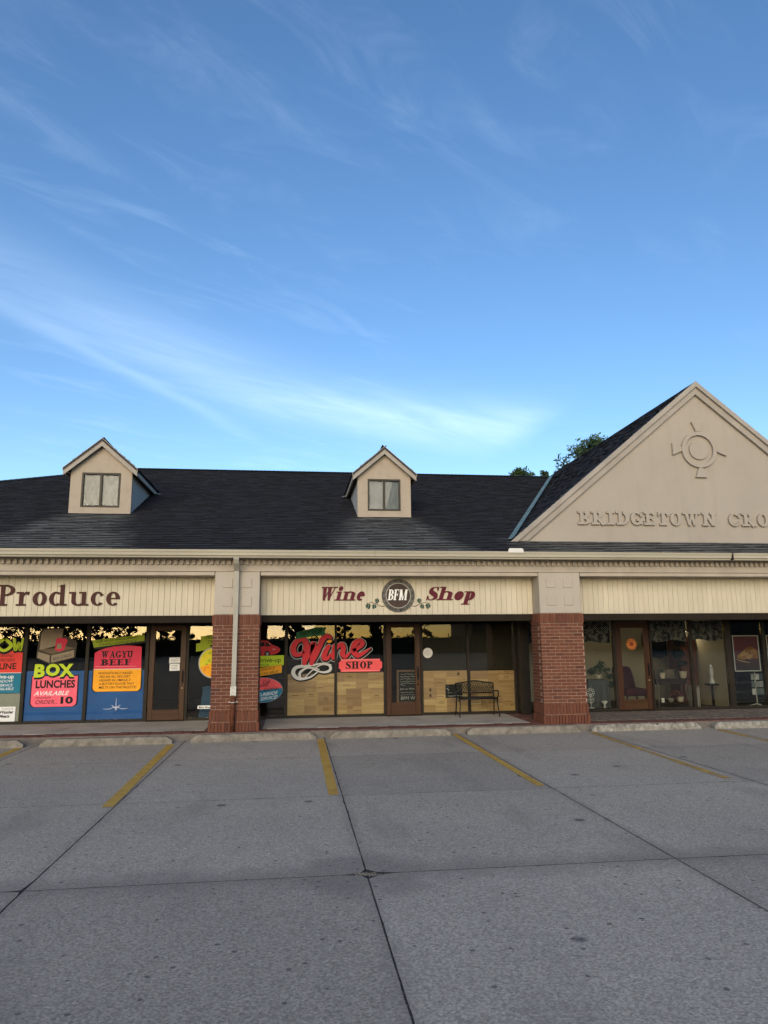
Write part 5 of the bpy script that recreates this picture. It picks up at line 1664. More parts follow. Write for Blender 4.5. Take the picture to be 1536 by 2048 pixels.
# ------------------------------------------------------------------ crate-wood panels behind the lower panes
def crate_panel(x0, x1, z0, z1, seed, lab):
    t = thing('crate_panel', lab, 'wood panel', ((x0 + x1) / 2, 16.75, z0), 'wine crate panels in the windows')
    r = random.Random(seed)
    rects = []
    def split(a, b, c, d):
        w, h = b - a, d - c
        if (w < 0.34 and h < 0.24) or (h < 0.20 and w < 0.55) or (r.random() < 0.08 and w < 0.6 and h < 0.3):
            rects.append((a, b, c, d))
            return
        if w / h > 1.7 or (w / h > 1.1 and r.random() < 0.35):
            m = a + w * r.uniform(0.36, 0.64)
            split(a, m, c, d); split(m, b, c, d)
        else:
            m = c + h * r.uniform(0.36, 0.64)
            split(a, b, c, m); split(a, b, m, d)
    split(x0, x1, z0, z1)
    MB().box(x0, x1, 16.7295, 16.74, z0, z1).build('backing_panel', M_CRATE, t)
    for (a, b, c, d) in rects:
        y = 16.712 + r.uniform(0, 0.004)
        pl = MB().cbox(a + 0.0010, b - 0.0010, y, y + 0.012, c + 0.0010, d - 0.0010, 0.0015).build('plank', M_CRATE, t)
        if r.random() < 0.3 and b - a > 0.15:
            ink = flat('branding_ink', (0.11, 0.06, 0.03))
            cx, cz = (a + b) / 2 + r.uniform(-0.04, 0.04), (c + d) / 2
            kind = r.choice((0, 0, 1, 2, 3, 3))
            if kind == 0:
                strokes('stamp', [[(cx - 0.05, cz + 0.01, 0.012), (cx - 0.02, cz + 0.02, 0.014), (cx + 0.01, cz + 0.012, 0.012), (cx + 0.05, cz + 0.018, 0.012)], [(cx - 0.07, cz - 0.022, 0.006), (cx + 0.07, cz - 0.022, 0.006)]], y - 0.0002, 0.0006, ink, t)
            elif kind == 1:
                MB().prism([(cx - 0.02, cz - 0.04), (cx + 0.02, cz - 0.04), (cx + 0.03, cz), (cx, cz + 0.05), (cx - 0.03, cz)], 'y', y - 0.0008, y - 0.0002).build('stamp', ink, t)
            elif kind == 2:
                strokes('stamp', [[(cx + (0.045 + 0.006 * (k % 2)) * math.cos(6.283 * k / 16), cz + 0.04 * math.sin(6.283 * k / 16), 0.008) for k in range(17)], [(cx - 0.02, cz, 0.014), (cx + 0.02, cz, 0.014)]], y - 0.0002, 0.0006, ink, t)
            else:
                strokes('stamp', [[(cx - 0.08, cz, 0.010), (cx, cz + 0.002, 0.010), (cx + 0.08, cz, 0.010)]], y - 0.0002, 0.0006, ink, t)
    return t
crate_panel(-0.133, 0.928, 0.188, 1.096, 12, 'crate-wood panel under the red script sign, left of the SHOP plaque')
crate_panel(0.987, 2.068, 0.188, 1.118, 23, 'crate-wood panel under the coral SHOP plaque')
crate_panel(2.989, 4.043, 0.188, 1.125, 37, 'crate-wood panel right of the middle door, under the round sticker')
crate_panel(4.107, 5.178, 0.188, 1.112, 41, 'crate-wood panel behind the right half of the iron bench')
# grey blind above the right-hand panels
for a, b, lab in ((2.989, 4.043, 'dim grey roller blind above the crate panel right of the middle door'), (4.107, 5.178, 'dim grey roller blind above the iron bench, right pane')):
    o = MB().cbox(a, b, 16.76, 16.765, 1.13, 2.24, 0.001).build('window_blind', plain('blind_taupe', (0.034, 0.028, 0.020), 0.8, var=0.1, scale=2))
    tag(o, lab, 'blind', 'window blinds')
# chalkboard inside the middle door
cb = thing('chalkboard', 'wood framed chalkboard leaning inside the middle glass door', 'chalkboard', (2.68, 16.80, 0.42))
MB().box(2.43, 2.98, 16.80, 16.815, 0.43, 1.11).build('slate', flat('slate', (0.012, 0.013, 0.013), 0.7), cb)
for nm, q in (('frame_stile', (2.385, 2.43, 0.41, 1.15)), ('frame_stile', (2.98, 3.02, 0.41, 1.15)), ('frame_rail', (2.431, 2.979, 1.11, 1.15)), ('frame_rail', (2.431, 2.979, 0.40, 0.43))):
    MB().cbox(q[0], q[1], 16.79, 16.82, q[2], q[3], 0.004).build(nm, plain('oak_frame', (0.20, 0.11, 0.045), 0.5, var=0.2, scale=12, stretch=(1, 1, 0.1)), cb)
chalk = flat('chalk', (0.55, 0.54, 0.46), 0.9)
text_obj('lettering', 'Join our Wine Club', 2.46, 16.7994, 0.70, 0.045, chalk, cb, 'LEFT', shear=0.15, depth=0.0003, width=0.48)
text_obj('lettering', 'BFM Wines', 2.47, 16.7994, 0.475, 0.075, chalk, cb, 'LEFT', shear=0.1, depth=0.0003, width=0.50)
r_ = random.Random(9)
for z, n_, w_ in ((1.06, 14, 0.006), (1.00, 18, 0.009), (0.945, 16, 0.006), (0.89, 17, 0.007), (0.845, 18, 0.006), (0.80, 5, 0.006), (0.64, 13, 0.006), (0.585, 15, 0.005)):
    strokes('chalk_line', [[(2.47 + i * 0.026 + r_.uniform(0, 0.006), z + r_.uniform(-0.012, 0.012), w_ * r_.uniform(0.6, 1.2)) for i in range(n_)]], 16.7994, 0.0003, chalk, cb, n=3)

# ------------------------------------------------------------------ wheel stops
def wheel_stop(x0, x1, y, lab, mat, seed, broken=False):
    r = random.Random(seed)
    L = x1 - x0
    ns = 60
    prof = [(-0.085, 0.0), (-0.083, 0.050), (-0.066, 0.112), (-0.052, 0.128), (0.052, 0.130), (0.066, 0.112), (0.082, 0.045), (0.085, 0.0)]
    vs, fs = [], []
    m = len(prof)
    for i in range(ns + 1):
        t = i / ns
        x = -L / 2 + L * t
        e = min(t, 1 - t) * L
        k = 1.0 if e > 0.11 else 0.42 + 0.58 * (e / 0.11)
        crack = 0.72 if broken and any(abs(x - c) < 0.022 for c in (-0.46, 0.22)) else 1.0
        for (py, pz) in prof:
            j = (0.008 if broken else 0.0025)
            vs.append((x + r.uniform(-j, j) * 0.4, py * (0.86 + 0.14 * k) + r.uniform(-j, j), max(0.0, pz * k * crack + (r.uniform(-j, j) if pz > 0 else 0))))
    for i in range(ns):
        for q in range(m - 1):
            fs.append((i * m + q, i * m + q + 1, (i + 1) * m + q + 1, (i + 1) * m + q))
        fs.append((i * m + m - 1, i * m, (i + 1) * m, (i + 1) * m + m - 1))
    fs += [tuple(range(m)), tuple(range(ns * m, ns * m + m))]
    o = MB().add(vs, fs).build('wheel_stop', mat, None, ((x0 + x1) / 2, y, 0.0005))
    o.rotation_euler = (0, 0, r.uniform(-0.012, 0.012))
    tag(o, lab, 'wheel stop', 'concrete wheel stops along the kerb')
for k, (a, b, y, lab, mt, br) in enumerate([
        (-7.10, -4.80, 14.05, 'tan concrete wheel stop cut off by the left edge of the picture', 0, 0),
        (-4.52, -2.20, 14.06, 'tan concrete wheel stop in front of the box lunch and wagyu windows', 0, 0),
        (-1.89, 0.44, 14.16, 'tan concrete wheel stop in front of the pillar with the downspout', 0, 0),
        (0.71, 3.06, 14.20, 'tan concrete wheel stop in front of the middle door', 0, 0),
        (3.40, 5.71, 14.22, 'tan concrete wheel stop in front of the iron bench', 0, 0),
        (5.95, 8.29, 14.22, 'cracked pale wheel stop in front of the door with the orange sunburst', 1, 1),
        (8.56, 10.90, 14.16, 'pale chipped wheel stop cut off by the right edge of the picture', 1, 0)]):
    wheel_stop(a, b, y, lab, (M_STOP, M_STOP_OLD)[mt], 50 + k, bool(br))

# ------------------------------------------------------------------ iron bench
bn = thing('bench', 'small black cast iron bench with lattice back outside the wine shop', 'bench', (4.13, 16.2, SW), local=True)
W2 = 0.435
def mir(s, pts):
    return [(s * x, y, z) for x, y, z in pts]
for s in (-1, 1):
    MB().tube(mir(s, [(W2, -0.17, 0.40), (W2 - 0.008, -0.185, 0.28), (W2 + 0.012, -0.20, 0.12), (W2 + 0.022, -0.225, 0.012)]), [0.017, 0.015, 0.013, 0.014], 8).build('leg', M_IRON, bn)
    MB().tube(mir(s, [(W2, 0.14, 0.42), (W2 + 0.004, 0.16, 0.28), (W2 + 0.01, 0.19, 0.12), (W2 + 0.014, 0.235, 0.012)]), [0.017, 0.015, 0.013, 0.014], 8).build('leg', M_IRON, bn)
    MB().tube(mir(s, [(W2, -0.17, 0.40), (W2 + 0.012, -0.19, 0.46), (W2 + 0.016, -0.20, 0.52), (W2 + 0.014, -0.19, 0.558), (W2 + 0.006, -0.13, 0.572), (W2, 0.0, 0.556), (W2 - 0.006, 0.15, 0.545), (W2 - 0.008, 0.20, 0.548)]), 0.015, 8).build('arm_rest', M_IRON, bn)
    MB().tube(mir(s, [(W2, -0.17, 0.405), (W2, -0.03, 0.33), (W2, 0.14, 0.42)]), 0.010, 6).build('brace', M_IRON, bn)
back = [(-W2 - 0.01, 0.215, 0.715), (-W2 * 0.5, 0.222, 0.745), (0, 0.225, 0.772), (W2 * 0.5, 0.222, 0.745), (W2 + 0.01, 0.215, 0.715)]
mb = MB()
mb.tube([tuple(p) for p in sm_path(back, 5)], 0.015, 8)
mb.tube([(-W2, 0.175, 0.505), (W2, 0.175, 0.505)], 0.013, 8)
for s in (-1, 1):
    mb.tube([(s * W2, 0.14, 0.41), (s * W2, 0.175, 0.505), (s * (W2 + 0.01), 0.215, 0.715)], 0.015, 8)
br = mb.build('back_rest', M_IRON, bn)
mb = MB()
ztop = lambda x: 0.772 - 0.057 * abs(x) / W2
for k in range(-22, 23):
    for s in (-1, 1):
        x0 = k * 0.052
        pts = []
        for i in range(8):
            t = i / 7
            x, z = x0 + s * 0.13 * (t - 0.5), 0.508 + 0.25 * t
            if abs(x) < W2 and z < ztop(x):
                pts.append((x, 0.176 + 0.04 * t + s * 0.002, z))
        if len(pts) > 1:
            mb.tube(pts, 0.0075, 5)
for i in range(9):
    x = -W2 + 0.05 + i * (2 * W2 - 0.1) / 8
    mb.lathe([(0.0, 0.0), (0.018, 0.008), (0.0, 0.016)], x, 0.195, 8)
    mb.v[-24:] = [(a, b, c + 0.615 + 0.01 * (i % 2)) for a, b, c in mb.v[-24:]]
mb.build('lattice', plain('worn_bronze_iron', (0.032, 0.030, 0.022), 0.5, 0.4, 0.4, 30), br)
for k in range(7):
    y = -0.175 + k * 0.052
    MB().cbox(-W2, W2, y, y + 0.036, 0.398 + 0.004 * abs(k - 3), 0.415 + 0.004 * abs(k - 3), 0.003).build('seat_slat', M_IRON, bn)
MB().tube([(-W2, -0.185, 0.40), (W2, -0.185, 0.40)], 0.014, 8).build('seat_rail', M_IRON, bn)

# ------------------------------------------------------------------ behind the left side window: storage bin
bin_ = thing('storage_bin', 'blue tapered plastic bin behind the narrow window left of the brick pillar', 'bin', (-1.82, 17.1, 0.126))
MB().add([(-2.12, 16.92, 0.126), (-1.52, 16.92, 0.126), (-1.52, 17.35, 0.126), (-2.12, 17.35, 0.126), (-2.02, 16.86, 0.80), (-1.46, 16.86, 0.80), (-1.46, 17.4, 0.80), (-2.02, 17.4, 0.80)],
         [(0, 3, 2, 1), (0, 1, 5, 4), (1, 2, 6, 5), (2, 3, 7, 6), (3, 0, 4, 7), (4, 5, 6, 7)]).build('bin_body', plain('blue_plastic', (0.03, 0.10, 0.20), 0.4), bin_)
MB().cbox(-2.05, -1.43, 16.84, 17.42, 0.80, 0.84, 0.01).build('bin_lid', plain('blue_plastic', (0.03, 0.10, 0.20), 0.4), bin_)
lb = thing('window_label', 'white Blue Box label strip low on the window beside the pillar', 'label', (-1.98, 16.69, 0.37))
plate('label', rrect(-2.11, -1.80, 0.372, 0.445), 0, M_PAPER, lb)
wtext('Blue Box', -2.085, 0.388, 0.038, 1, M_BLACK, lb, shear=0.2, bold=0.03, width=0.25)
# shelving deep in the dark shops, only glimpsed through the glass
for x0, lab in ((-6.6, 'dark steel shelving unit inside the left shop'), (-1.0, 'dark steel shelving unit inside the wine shop')):
    sh = thing('shelving', lab, 'shelf', (x0 + 1.2, 20.5, 0.126))
    for x in (x0, x0 + 2.4):
        MB().cbox(x, x + 0.04, 20.3, 20.7, 0.126, 1.9, 0.004).build('upright', M_IRON, sh)
    for z in (0.3, 0.8, 1.3, 1.85):
        MB().cbox(x0 + 0.041, x0 + 2.399, 20.3, 20.7, z, z + 0.03, 0.004).build('shelf_board', plain('dim_board', (0.10, 0.08, 0.06), 0.7), sh)

# ------------------------------------------------------------------ right-hand gift shop: window display
def leaf_cluster(mb, c, r, n, size, rg, flatz=0.8):
    for _ in range(n):
        d = Vector((rg.gauss(0, 1), rg.gauss(0, 1), rg.gauss(0, 1))).normalized() * (rg.random() ** 0.45)
        p = Vector(c) + Vector((d.x * r, d.y * r, d.z * r * flatz))
        a = Vector((rg.gauss(0, 1), rg.gauss(0, 1), rg.gauss(0, 1))).normalized()
        b = a.orthogonal().normalized()
        s = size * rg.uniform(0.6, 1.3)
        mb.add([p - a * s, p + b * s * 0.45, p + a * s, p - b * s * 0.45], [(0, 1, 2, 3)])
M_LEAF_IN = plain('house_plant_leaf', (0.035, 0.075, 0.025), 0.5, var=0.4, scale=12)
M_GREYCLOTH = plain('grey_table_cloth', (0.075, 0.085, 0.09), 0.8, var=0.25, scale=5, stretch=(3, 3, 0.3))
M_POT = plain('cream_ceramic', (0.45, 0.40, 0.30), 0.35, var=0.1)
M_CHAIR = plain('maroon_upholstery', (0.055, 0.010, 0.014), 0.7, var=0.25, scale=9)
M_DWOOD = plain('dark_furniture', (0.030, 0.018, 0.012), 0.45, var=0.3, scale=7)
rg = random.Random(17)
# cloth-covered table with draped sides
def draped_table(x0, x1, y0, y1, z, lab):
    t = thing('draped_table', lab, 'table', ((x0 + x1) / 2, (y0 + y1) / 2, 0.126))
    n = 64
    vs, fs = [], []
    per = []
    for i in range(n):
        t_ = i / n * 4
        s, f = int(t_), t_ - int(t_)
        per.append([(x0 + (x1 - x0) * f, y0), (x1, y0 + (y1 - y0) * f), (x1 - (x1 - x0) * f, y1), (x0, y1 - (y1 - y0) * f)][s])
    cx, cy = (x0 + x1) / 2, (y0 + y1) / 2
    for zz, wv in ((z, 0.0), (z - 0.02, 0.01), (z - 0.25, 0.04), (0.16, 0.06)):
        for i, (px, py) in enumerate(per):
            k = 1 + wv * (1.2 + math.sin(i * 1.55))
            vs.append((cx + (px - cx) * k, cy + (py - cy) * k, zz))
    for r_i in range(3):
        fs += [(r_i * n + i, r_i * n + (i + 1) % n, (r_i + 1) * n + (i + 1) % n, (r_i + 1) * n + i) for i in range(n)]
    fs.append(tuple(range(n)))
    MB().add(vs, fs).build('cloth', M_GREYCLOTH, t)
    MB().cbox(x0 + 0.02, x1 - 0.02, y0 + 0.02, y1 - 0.02, z - 0.04, z - 0.004, 0.004).build('table_top', M_DWOOD, t)
    for px in (x0 + 0.06, x1 - 0.06):
        for py in (y0 + 0.06, y1 - 0.06):
            MB().tube([(px, py, 0.127), (px, py, z - 0.04)], 0.02, 8).build('leg', M_DWOOD, t)
    return t
draped_table(7.14, 7.66, 17.05, 17.45, 0.83, 'grey cloth-draped display table behind the window left of the sunburst door')
pt = thing('house_plant', 'bushy green house plant on the draped table in the right shop window', 'plant', (7.50, 17.25, 0.835))
MB().lathe([(0.055, 0.836), (0.085, 0.86), (0.09, 0.95), (0.08, 0.955), (0.07, 0.93)], 7.50, 17.25, 18).build('pot', M_POT, pt)
mb = MB()
for c in ((7.50, 17.22, 1.10), (7.34, 17.2, 1.06), (7.68, 17.2, 1.05), (7.56, 17.2, 1.20), (7.74, 17.2, 0.90), (7.77, 17.16, 0.72), (7.28, 17.2, 1.02)):
    leaf_cluster(mb, c, 0.11, 42, 0.05, rg)
mb.build('foliage', M_LEAF_IN, pt)
mb = MB()
for c in ((7.34, 17.2, 1.06), (7.68, 17.2, 1.05), (7.74, 17.2, 0.90), (7.56, 17.2, 1.20)):
    mb.tube([(7.50, 17.25, 0.94), ((7.5 + c[0]) / 2, 17.22, 1.05), c], 0.006, 5)
mb.build('stem', plain('stem_green', (0.06, 0.08, 0.03), 0.6), pt)
# white cut-out flower ornament
fo = thing('flower_ornament', 'white openwork flower ornament low in the window beside the right pillar', 'ornament', (7.12, 16.90, 0.186))
M_OW = flat('ornament_white', (0.70, 0.70, 0.66))
mb = MB()
for k in range(8):
    a = 6.283 * k / 8
    c = (7.12 + 0.075 * math.cos(a), 0.55 + 0.075 * math.sin(a))
    mb.tube([(c[0] + 0.030 * math.cos(a + b) , 16.90, c[1] + 0.030 * math.sin(a + b)) for b in [6.283 * i / 10 for i in range(11)]], 0.007, 6)
mb.build('petals', M_OW, fo)
MB().tube([(7.12, 16.90, 0.55), (7.12, 16.90, 0.19)], 0.009, 6).build('stem', M_OW, fo)
mb = MB()
for s in (-1, 1):
    mb.tube([(7.12, 16.90, 0.30), (7.12 + s * 0.05, 16.90, 0.33), (7.12 + s * 0.085, 16.90, 0.40), (7.12 + s * 0.05, 16.90, 0.42), (7.12 + s * 0.02, 16.90, 0.37)], 0.008, 6)
mb.build('leaves', M_OW, fo)
MB().cbox(7.04, 7.20, 16.87, 16.93, 0.187, 0.20, 0.003).build('base', M_OW, fo)
MB().cbox(6.72, 7.64, 16.76, 16.98, 0.126, 0.186, 0.003).build('window_ledge', M_DWOOD, bld)
bo = thing('bowl', 'small white footed bowl in front of the draped table', 'bowl', (7.46, 16.90, 0.187))
MB().lathe([(0.035, 0.188), (0.02, 0.215), (0.02, 0.26), (0.075, 0.32), (0.08, 0.345), (0.07, 0.345), (0.02, 0.28)], 7.46, 16.90, 20).build('bowl_body', M_OW, bo)
# upholstered chair
ch = thing('armchair', 'maroon high-back upholstered chair seen through the sunburst door', 'chair', (8.62, 17.75, 0.126))
vs, fs = [], []
seg = [(8.30, 8.70, 1.09), (8.27, 8.74, 1.02), (8.26, 8.77, 0.85), (8.28, 8.80, 0.62), (8.30, 8.82, 0.40)]
for (a, b, z) in seg:
    for y in (17.95 + (z - 0.4) * 0.12, 18.07 + (z - 0.4) * 0.14):
        for t in (0, 0.25, 0.5, 0.75, 1):
            vs.append((a + (b - a) * t, y - 0.05 * math.sin(math.pi * t) * (1 if y < 18.05 else -1), z + (0.03 * math.sin(math.pi * t) if z > 1.05 else 0)))
for i in range(len(seg) - 1):
    for h in (0, 1):
        for k in range(4):
            a = i * 10 + h * 5 + k
            fs.append((a, a + 1, a + 11, a + 10))
    for k in (0, 4):
        a = i * 10 + k
        fs.append((a, a + 5, a + 15, a + 10))
for k in range(4):
    fs.append((k, k + 1, k + 6, k + 5)); fs.append((40 + k, 41 + k, 46 + k, 45 + k))
MB().add(vs, fs, True).build('backrest', M_CHAIR, ch)
MB().cbox(8.28, 8.86, 17.42, 18.0, 0.40, 0.58, 0.04).build('seat', M_CHAIR, ch)
for (lx, ly) in ((8.33, 17.48), (8.81, 17.48), (8.33, 17.95), (8.81, 17.95)):
    MB().tube([(lx, ly, 0.41), (lx, ly - 0.01, 0.127)], [0.026, 0.015], 8).build('leg', M_DWOOD, ch)
# sunburst on the door glass
sb = thing('sunburst_ornament', 'orange sunburst hung on the right wooden door', 'ornament', (8.15, 16.69, 1.53))
mb = MB()
for k in range(22):
    a = 6.283 * k / 22
    r0, r1 = 0.045, 0.155 if k % 2 else 0.135
    ca, sa = math.cos(a), math.sin(a)
    w0, w1 = 0.006, 0.011
    q = [(r0, -w0), (r1 * 0.85, -w1), (r1, 0), (r1 * 0.85, w1), (r0, w0)]
    mb.prism([(8.148 + x * ca - z * sa, 1.692 + x * sa + z * ca) for x, z in q], 'y', 16.689 - 0.0002 * (k % 2), 16.697)
mb.build('rays', plain('burnt_orange', (0.55, 0.16, 0.03), 0.5, var=0.3, scale=30), sb)
MB().prism([(8.148 + 0.05 * math.cos(6.283 * k / 20), 1.692 + 0.05 * math.sin(6.283 * k / 20)) for k in range(20)], 'y', 16.6865, 16.6885).build('hub', plain('burnt_sienna', (0.22, 0.045, 0.01), 0.5), sb)
# lace valances
def lace_mat():
    m, nt, ns, ls, b = nodes_of('dotted_lace')
    pos = geo_pos(nt)
    sp = N(nt, 'ShaderNodeSeparateXYZ', {0: pos})
    u_ = mathn(nt, 'ADD', sp.outputs[0], sp.outputs[2]); v_ = mathn(nt, 'SUBTRACT', sp.outputs[0], sp.outputs[2])
    cell = 0.05
    fu = mathn(nt, 'ABSOLUTE', mathn(nt, 'SUBTRACT', mathn(nt, 'FRACT', mathn(nt, 'DIVIDE', u_, cell)), 0.5))
    fv = mathn(nt, 'ABSOLUTE', mathn(nt, 'SUBTRACT', mathn(nt, 'FRACT', mathn(nt, 'DIVIDE', v_, cell)), 0.5))
    dot = mathn(nt, 'LESS_THAN', mathn(nt, 'MAXIMUM', fu, fv), 0.24)
    dot = mathn(nt, 'MULTIPLY', dot, ramp(nt, noise(nt, pos, 9, 3), 0.4, 0.55))
    ls.new(mixc(nt, dot, (0.010, 0.011, 0.012), (0.62, 0.62, 0.56)), b.inputs['Base Color'])
    b.inputs['Roughness'].default_value = 0.9
    return m
M_LACE = lace_mat()
def valance(x0, x1, z0, lab):
    n = int((x1 - x0) / 0.02)
    vs, fs = [], []
    for j in range(7):
        for i in range(n + 1):
            x = x0 + (x1 - x0) * i / n
            zb2 = z0 + 0.025 * math.sin(x * 9)
            z = 2.245 + (zb2 - 2.245) * j / 6
            vs.append((x, 16.78 + 0.014 * math.sin(x * 42) * (0.3 + j / 8), z))
    for j in range(6):
        for i in range(n):
            a = j * (n + 1) + i
            fs.append((a, a + 1, a + n + 2, a + n + 1))
    o = MB().add(vs, fs, True).build('valance', M_LACE)
    tag(o, lab, 'valance', 'dotted lace valances in the right shop windows')
valance(5.525, 6.615, 1.72, 'black dotted lace valance in the pane left of and behind the right pillar')
valance(6.685, 7.655, 1.74, 'black dotted lace valance between the right pillar and the sunburst door')
valance(8.655, 9.63, 1.76, 'black dotted lace valance in the pane right of the sunburst door')
valance(9.71, 10.585, 1.77, 'black dotted lace valance in the pane beside the framed food poster')
# console table with pots
ct = thing('console_table', 'dark console table with curved legs in the window right of the sunburst door', 'table', (9.35, 17.2, 0.126))
MB().cbox(8.88, 9.80, 17.05, 17.35, 0.80, 0.835, 0.006).build('table_top', M_DWOOD, ct)
MB().cbox(8.93, 9.75, 17.08, 17.32, 0.70, 0.799, 0.004).build('apron', M_DWOOD, ct)
MB().cbox(8.95, 9.73, 17.10, 17.30, 0.235, 0.26, 0.004).build('low_shelf', M_DWOOD, ct)
for px, s in ((8.93, 1), (9.75, -1)):
    for py in (17.09, 17.31):
        MB().tube([(px, py, 0.80), (px + s * 0.06, py, 0.6), (px + s * 0.03, py, 0.35), (px + s * 0.02, py, 0.127)], 0.012, 8).build('leg', plain('worn_iron', (0.16, 0.15, 0.13), 0.5, 0.3), ct)
bx_ = thing('display_crate', 'grey-brown shallow crate standing on the console table', 'crate', (9.3, 17.28, 0.836))
for q in ((8.95, 9.55, 17.31, 17.33, 0.836, 1.05), (8.95, 8.965, 17.16, 17.309, 0.836, 1.05), (9.535, 9.55, 17.16, 17.309, 0.836, 1.05), (8.966, 9.534, 17.16, 17.309, 0.836, 0.85)):
    MB().cbox(*q, 0.003).build('crate_side', plain('weathered_crate', (0.12, 0.10, 0.075), 0.8, var=0.3, scale=8), bx_)
def pot(cx, cy, z, r, h, lab, leafy=None, mt=None):
    p = thing('flower_pot', lab, 'flower pot', (cx, cy, z), 'pots in the right shop window')
    MB().lathe([(r * 0.7, z + 0.001), (r * 0.85, z + h * 0.3), (r, z + h * 0.9), (r * 1.05, z + h), (r * 0.9, z + h), (r * 0.8, z + h * 0.8)], cx, cy, 18).build('pot', mt or M_POT, p)
    if leafy:
        mb = MB()
        for (dx, dz, rr, n, s) in leafy[0]:
            leaf_cluster(mb, (cx + dx, cy, z + h + dz), rr, n, s, rg)
        mb.build('foliage', leafy[1], p)
pot(9.10, 17.10, 0.836, 0.075, 0.14, 'small cream pot with a green sprig on the console table', (((-0.02, 0.05, 0.05, 30, 0.03),), M_LEAF_IN))
pot(9.66, 17.12, 0.836, 0.095, 0.17, 'cream pot with a tall dark plant at the end of the console table', (((0.0, 0.2, 0.12, 90, 0.06), (-0.1, 0.45, 0.16, 120, 0.06), (-0.05, 0.75, 0.2, 140, 0.06)), plain('dark_leaf', (0.015, 0.022, 0.014), 0.6)))
pot(9.55, 17.15, 0.261, 0.085, 0.13, 'round cream pot with red-brown flowers on the low shelf', (((-0.02, 0.09, 0.13, 130, 0.035), (-0.16, 0.05, 0.1, 70, 0.035)), plain('dried_flower', (0.11, 0.035, 0.025), 0.8, var=0.4, scale=20)))
pot(9.30, 17.15, 0.261, 0.075, 0.10, 'low grey pot beside the red-brown flowers on the low shelf', None, plain('grey_pot', (0.22, 0.21, 0.18), 0.6))
cn = MB().lathe([(0.04, 0.261), (0.042, 0.28), (0.042, 0.36), (0.038, 0.367)], 9.08, 17.13, 18).build('candle', M_OW)
tag(cn, 'short white pillar candle at the left of the low console shelf', 'candle')
rm = thing('round_mirror', 'large dark round disc hung on the wall behind the console table', 'mirror', (10.15, 19.5, 1.5))
MB().prism([(10.35 + 0.48 * math.cos(6.283 * k / 36), 1.78 + 0.52 * math.sin(6.283 * k / 36)) for k in range(36)], 'y', 19.55, 19.595).build('disc', flat('smoked_mirror', (0.022, 0.022, 0.022), 0.3), rm)
# pedestal with pale figure
pd = thing('pedestal_stand', 'black pedestal stand under the pale statue in the right shop window', 'stand', (10.36, 17.05, 0.126))
MB().cbox(10.24, 10.50, 16.95, 17.18, 0.66, 0.70, 0.005).build('top', M_IRON, pd)
MB().tube([(10.37, 17.06, 0.66), (10.37, 17.06, 0.16)], 0.03, 10).build('post', M_IRON, pd)
MB().cbox(10.27, 10.47, 16.98, 17.15, 0.127, 0.16, 0.005).build('base', M_IRON, pd)
st = MB().lathe([(0.07, 0.701), (0.075, 0.74), (0.05, 0.80), (0.04, 0.88), (0.06, 0.97), (0.055, 1.05), (0.035, 1.10), (0.04, 1.14), (0.02, 1.17)], 10.37, 17.05, 16).build('statue', plain('pale_stone', (0.42, 0.43, 0.42), 0.6, var=0.2, scale=20))
tag(st, 'slim pale stone statue on the black pedestal stand', 'statue')
cab = thing('tall_cabinet', 'tall red-brown wooden cabinet against the right wall of the gift shop', 'cabinet', (10.35, 18.3, 0.126))
MB().cbox(10.10, 10.58, 18.0, 18.6, 0.127, 1.85, 0.006).build('carcass', plain('red_brown_wood', (0.10, 0.035, 0.022), 0.5, var=0.25, scale=6, stretch=(1, 1, 0.1)), cab)
for z in (0.2, 1.0):
    MB().cbox(10.13, 10.55, 17.98, 17.999, z, z + 0.72, 0.005).build('cabinet_door', plain('red_brown_panel', (0.12, 0.042, 0.026), 0.45, var=0.25, scale=6, stretch=(1, 1, 0.1)), cab)
for k, (a, h) in enumerate(((10.02, 0.62), (10.07, 0.58), (10.11, 0.64))):
    o = MB().cbox(a, a + 0.025, 17.25, 17.6, 0.127, h, 0.002).build('framed_picture', flat('picture_back', (0.36, 0.34, 0.29)))
    tag(o, ('leftmost', 'middle', 'rightmost')[k] + ' of three pale framed pictures leaning on edge beside the pedestal', 'picture', 'leaning pictures')
# lit ceiling spots seen through the glass
for x, y, lab in ((7.85, 18.4, 'small lit ceiling spot above the house plant'), (10.30, 18.0, 'small lit ceiling spot above the pale statue')):
    sp_ = thing('spot_lamp', lab, 'lamp', (x, y, 2.05), 'lit spots in the gift shop')
    MB().tube([(x, y, 2.749), (x, y, 2.10)], 0.008, 6).build('rod', M_IRON, sp_)
    MB().lathe([(0.045, 2.0), (0.05, 2.03), (0.03, 2.10), (0.01, 2.11)], x, y, 14).build('shade', M_IRON, sp_)
    MB().lathe([(0.0, 1.985), (0.03, 1.99), (0.03, 2.015), (0.0, 2.02)], x, y, 12).build('bulb', emit('warm_bulb', (1.0, 0.85, 0.6), 12.0), sp_)
    ld = bpy.data.lights.new('spot_light', 'POINT')
    ld.energy = 5.0
    ld.color = (1.0, 0.84, 0.62)
    ld.shadow_soft_size = 0.05
    lo = bpy.data.objects.new('spot_light', ld)
    COL.objects.link(lo)
    adopt(lo, sp_)
    lo.location = (x, y, 1.95)
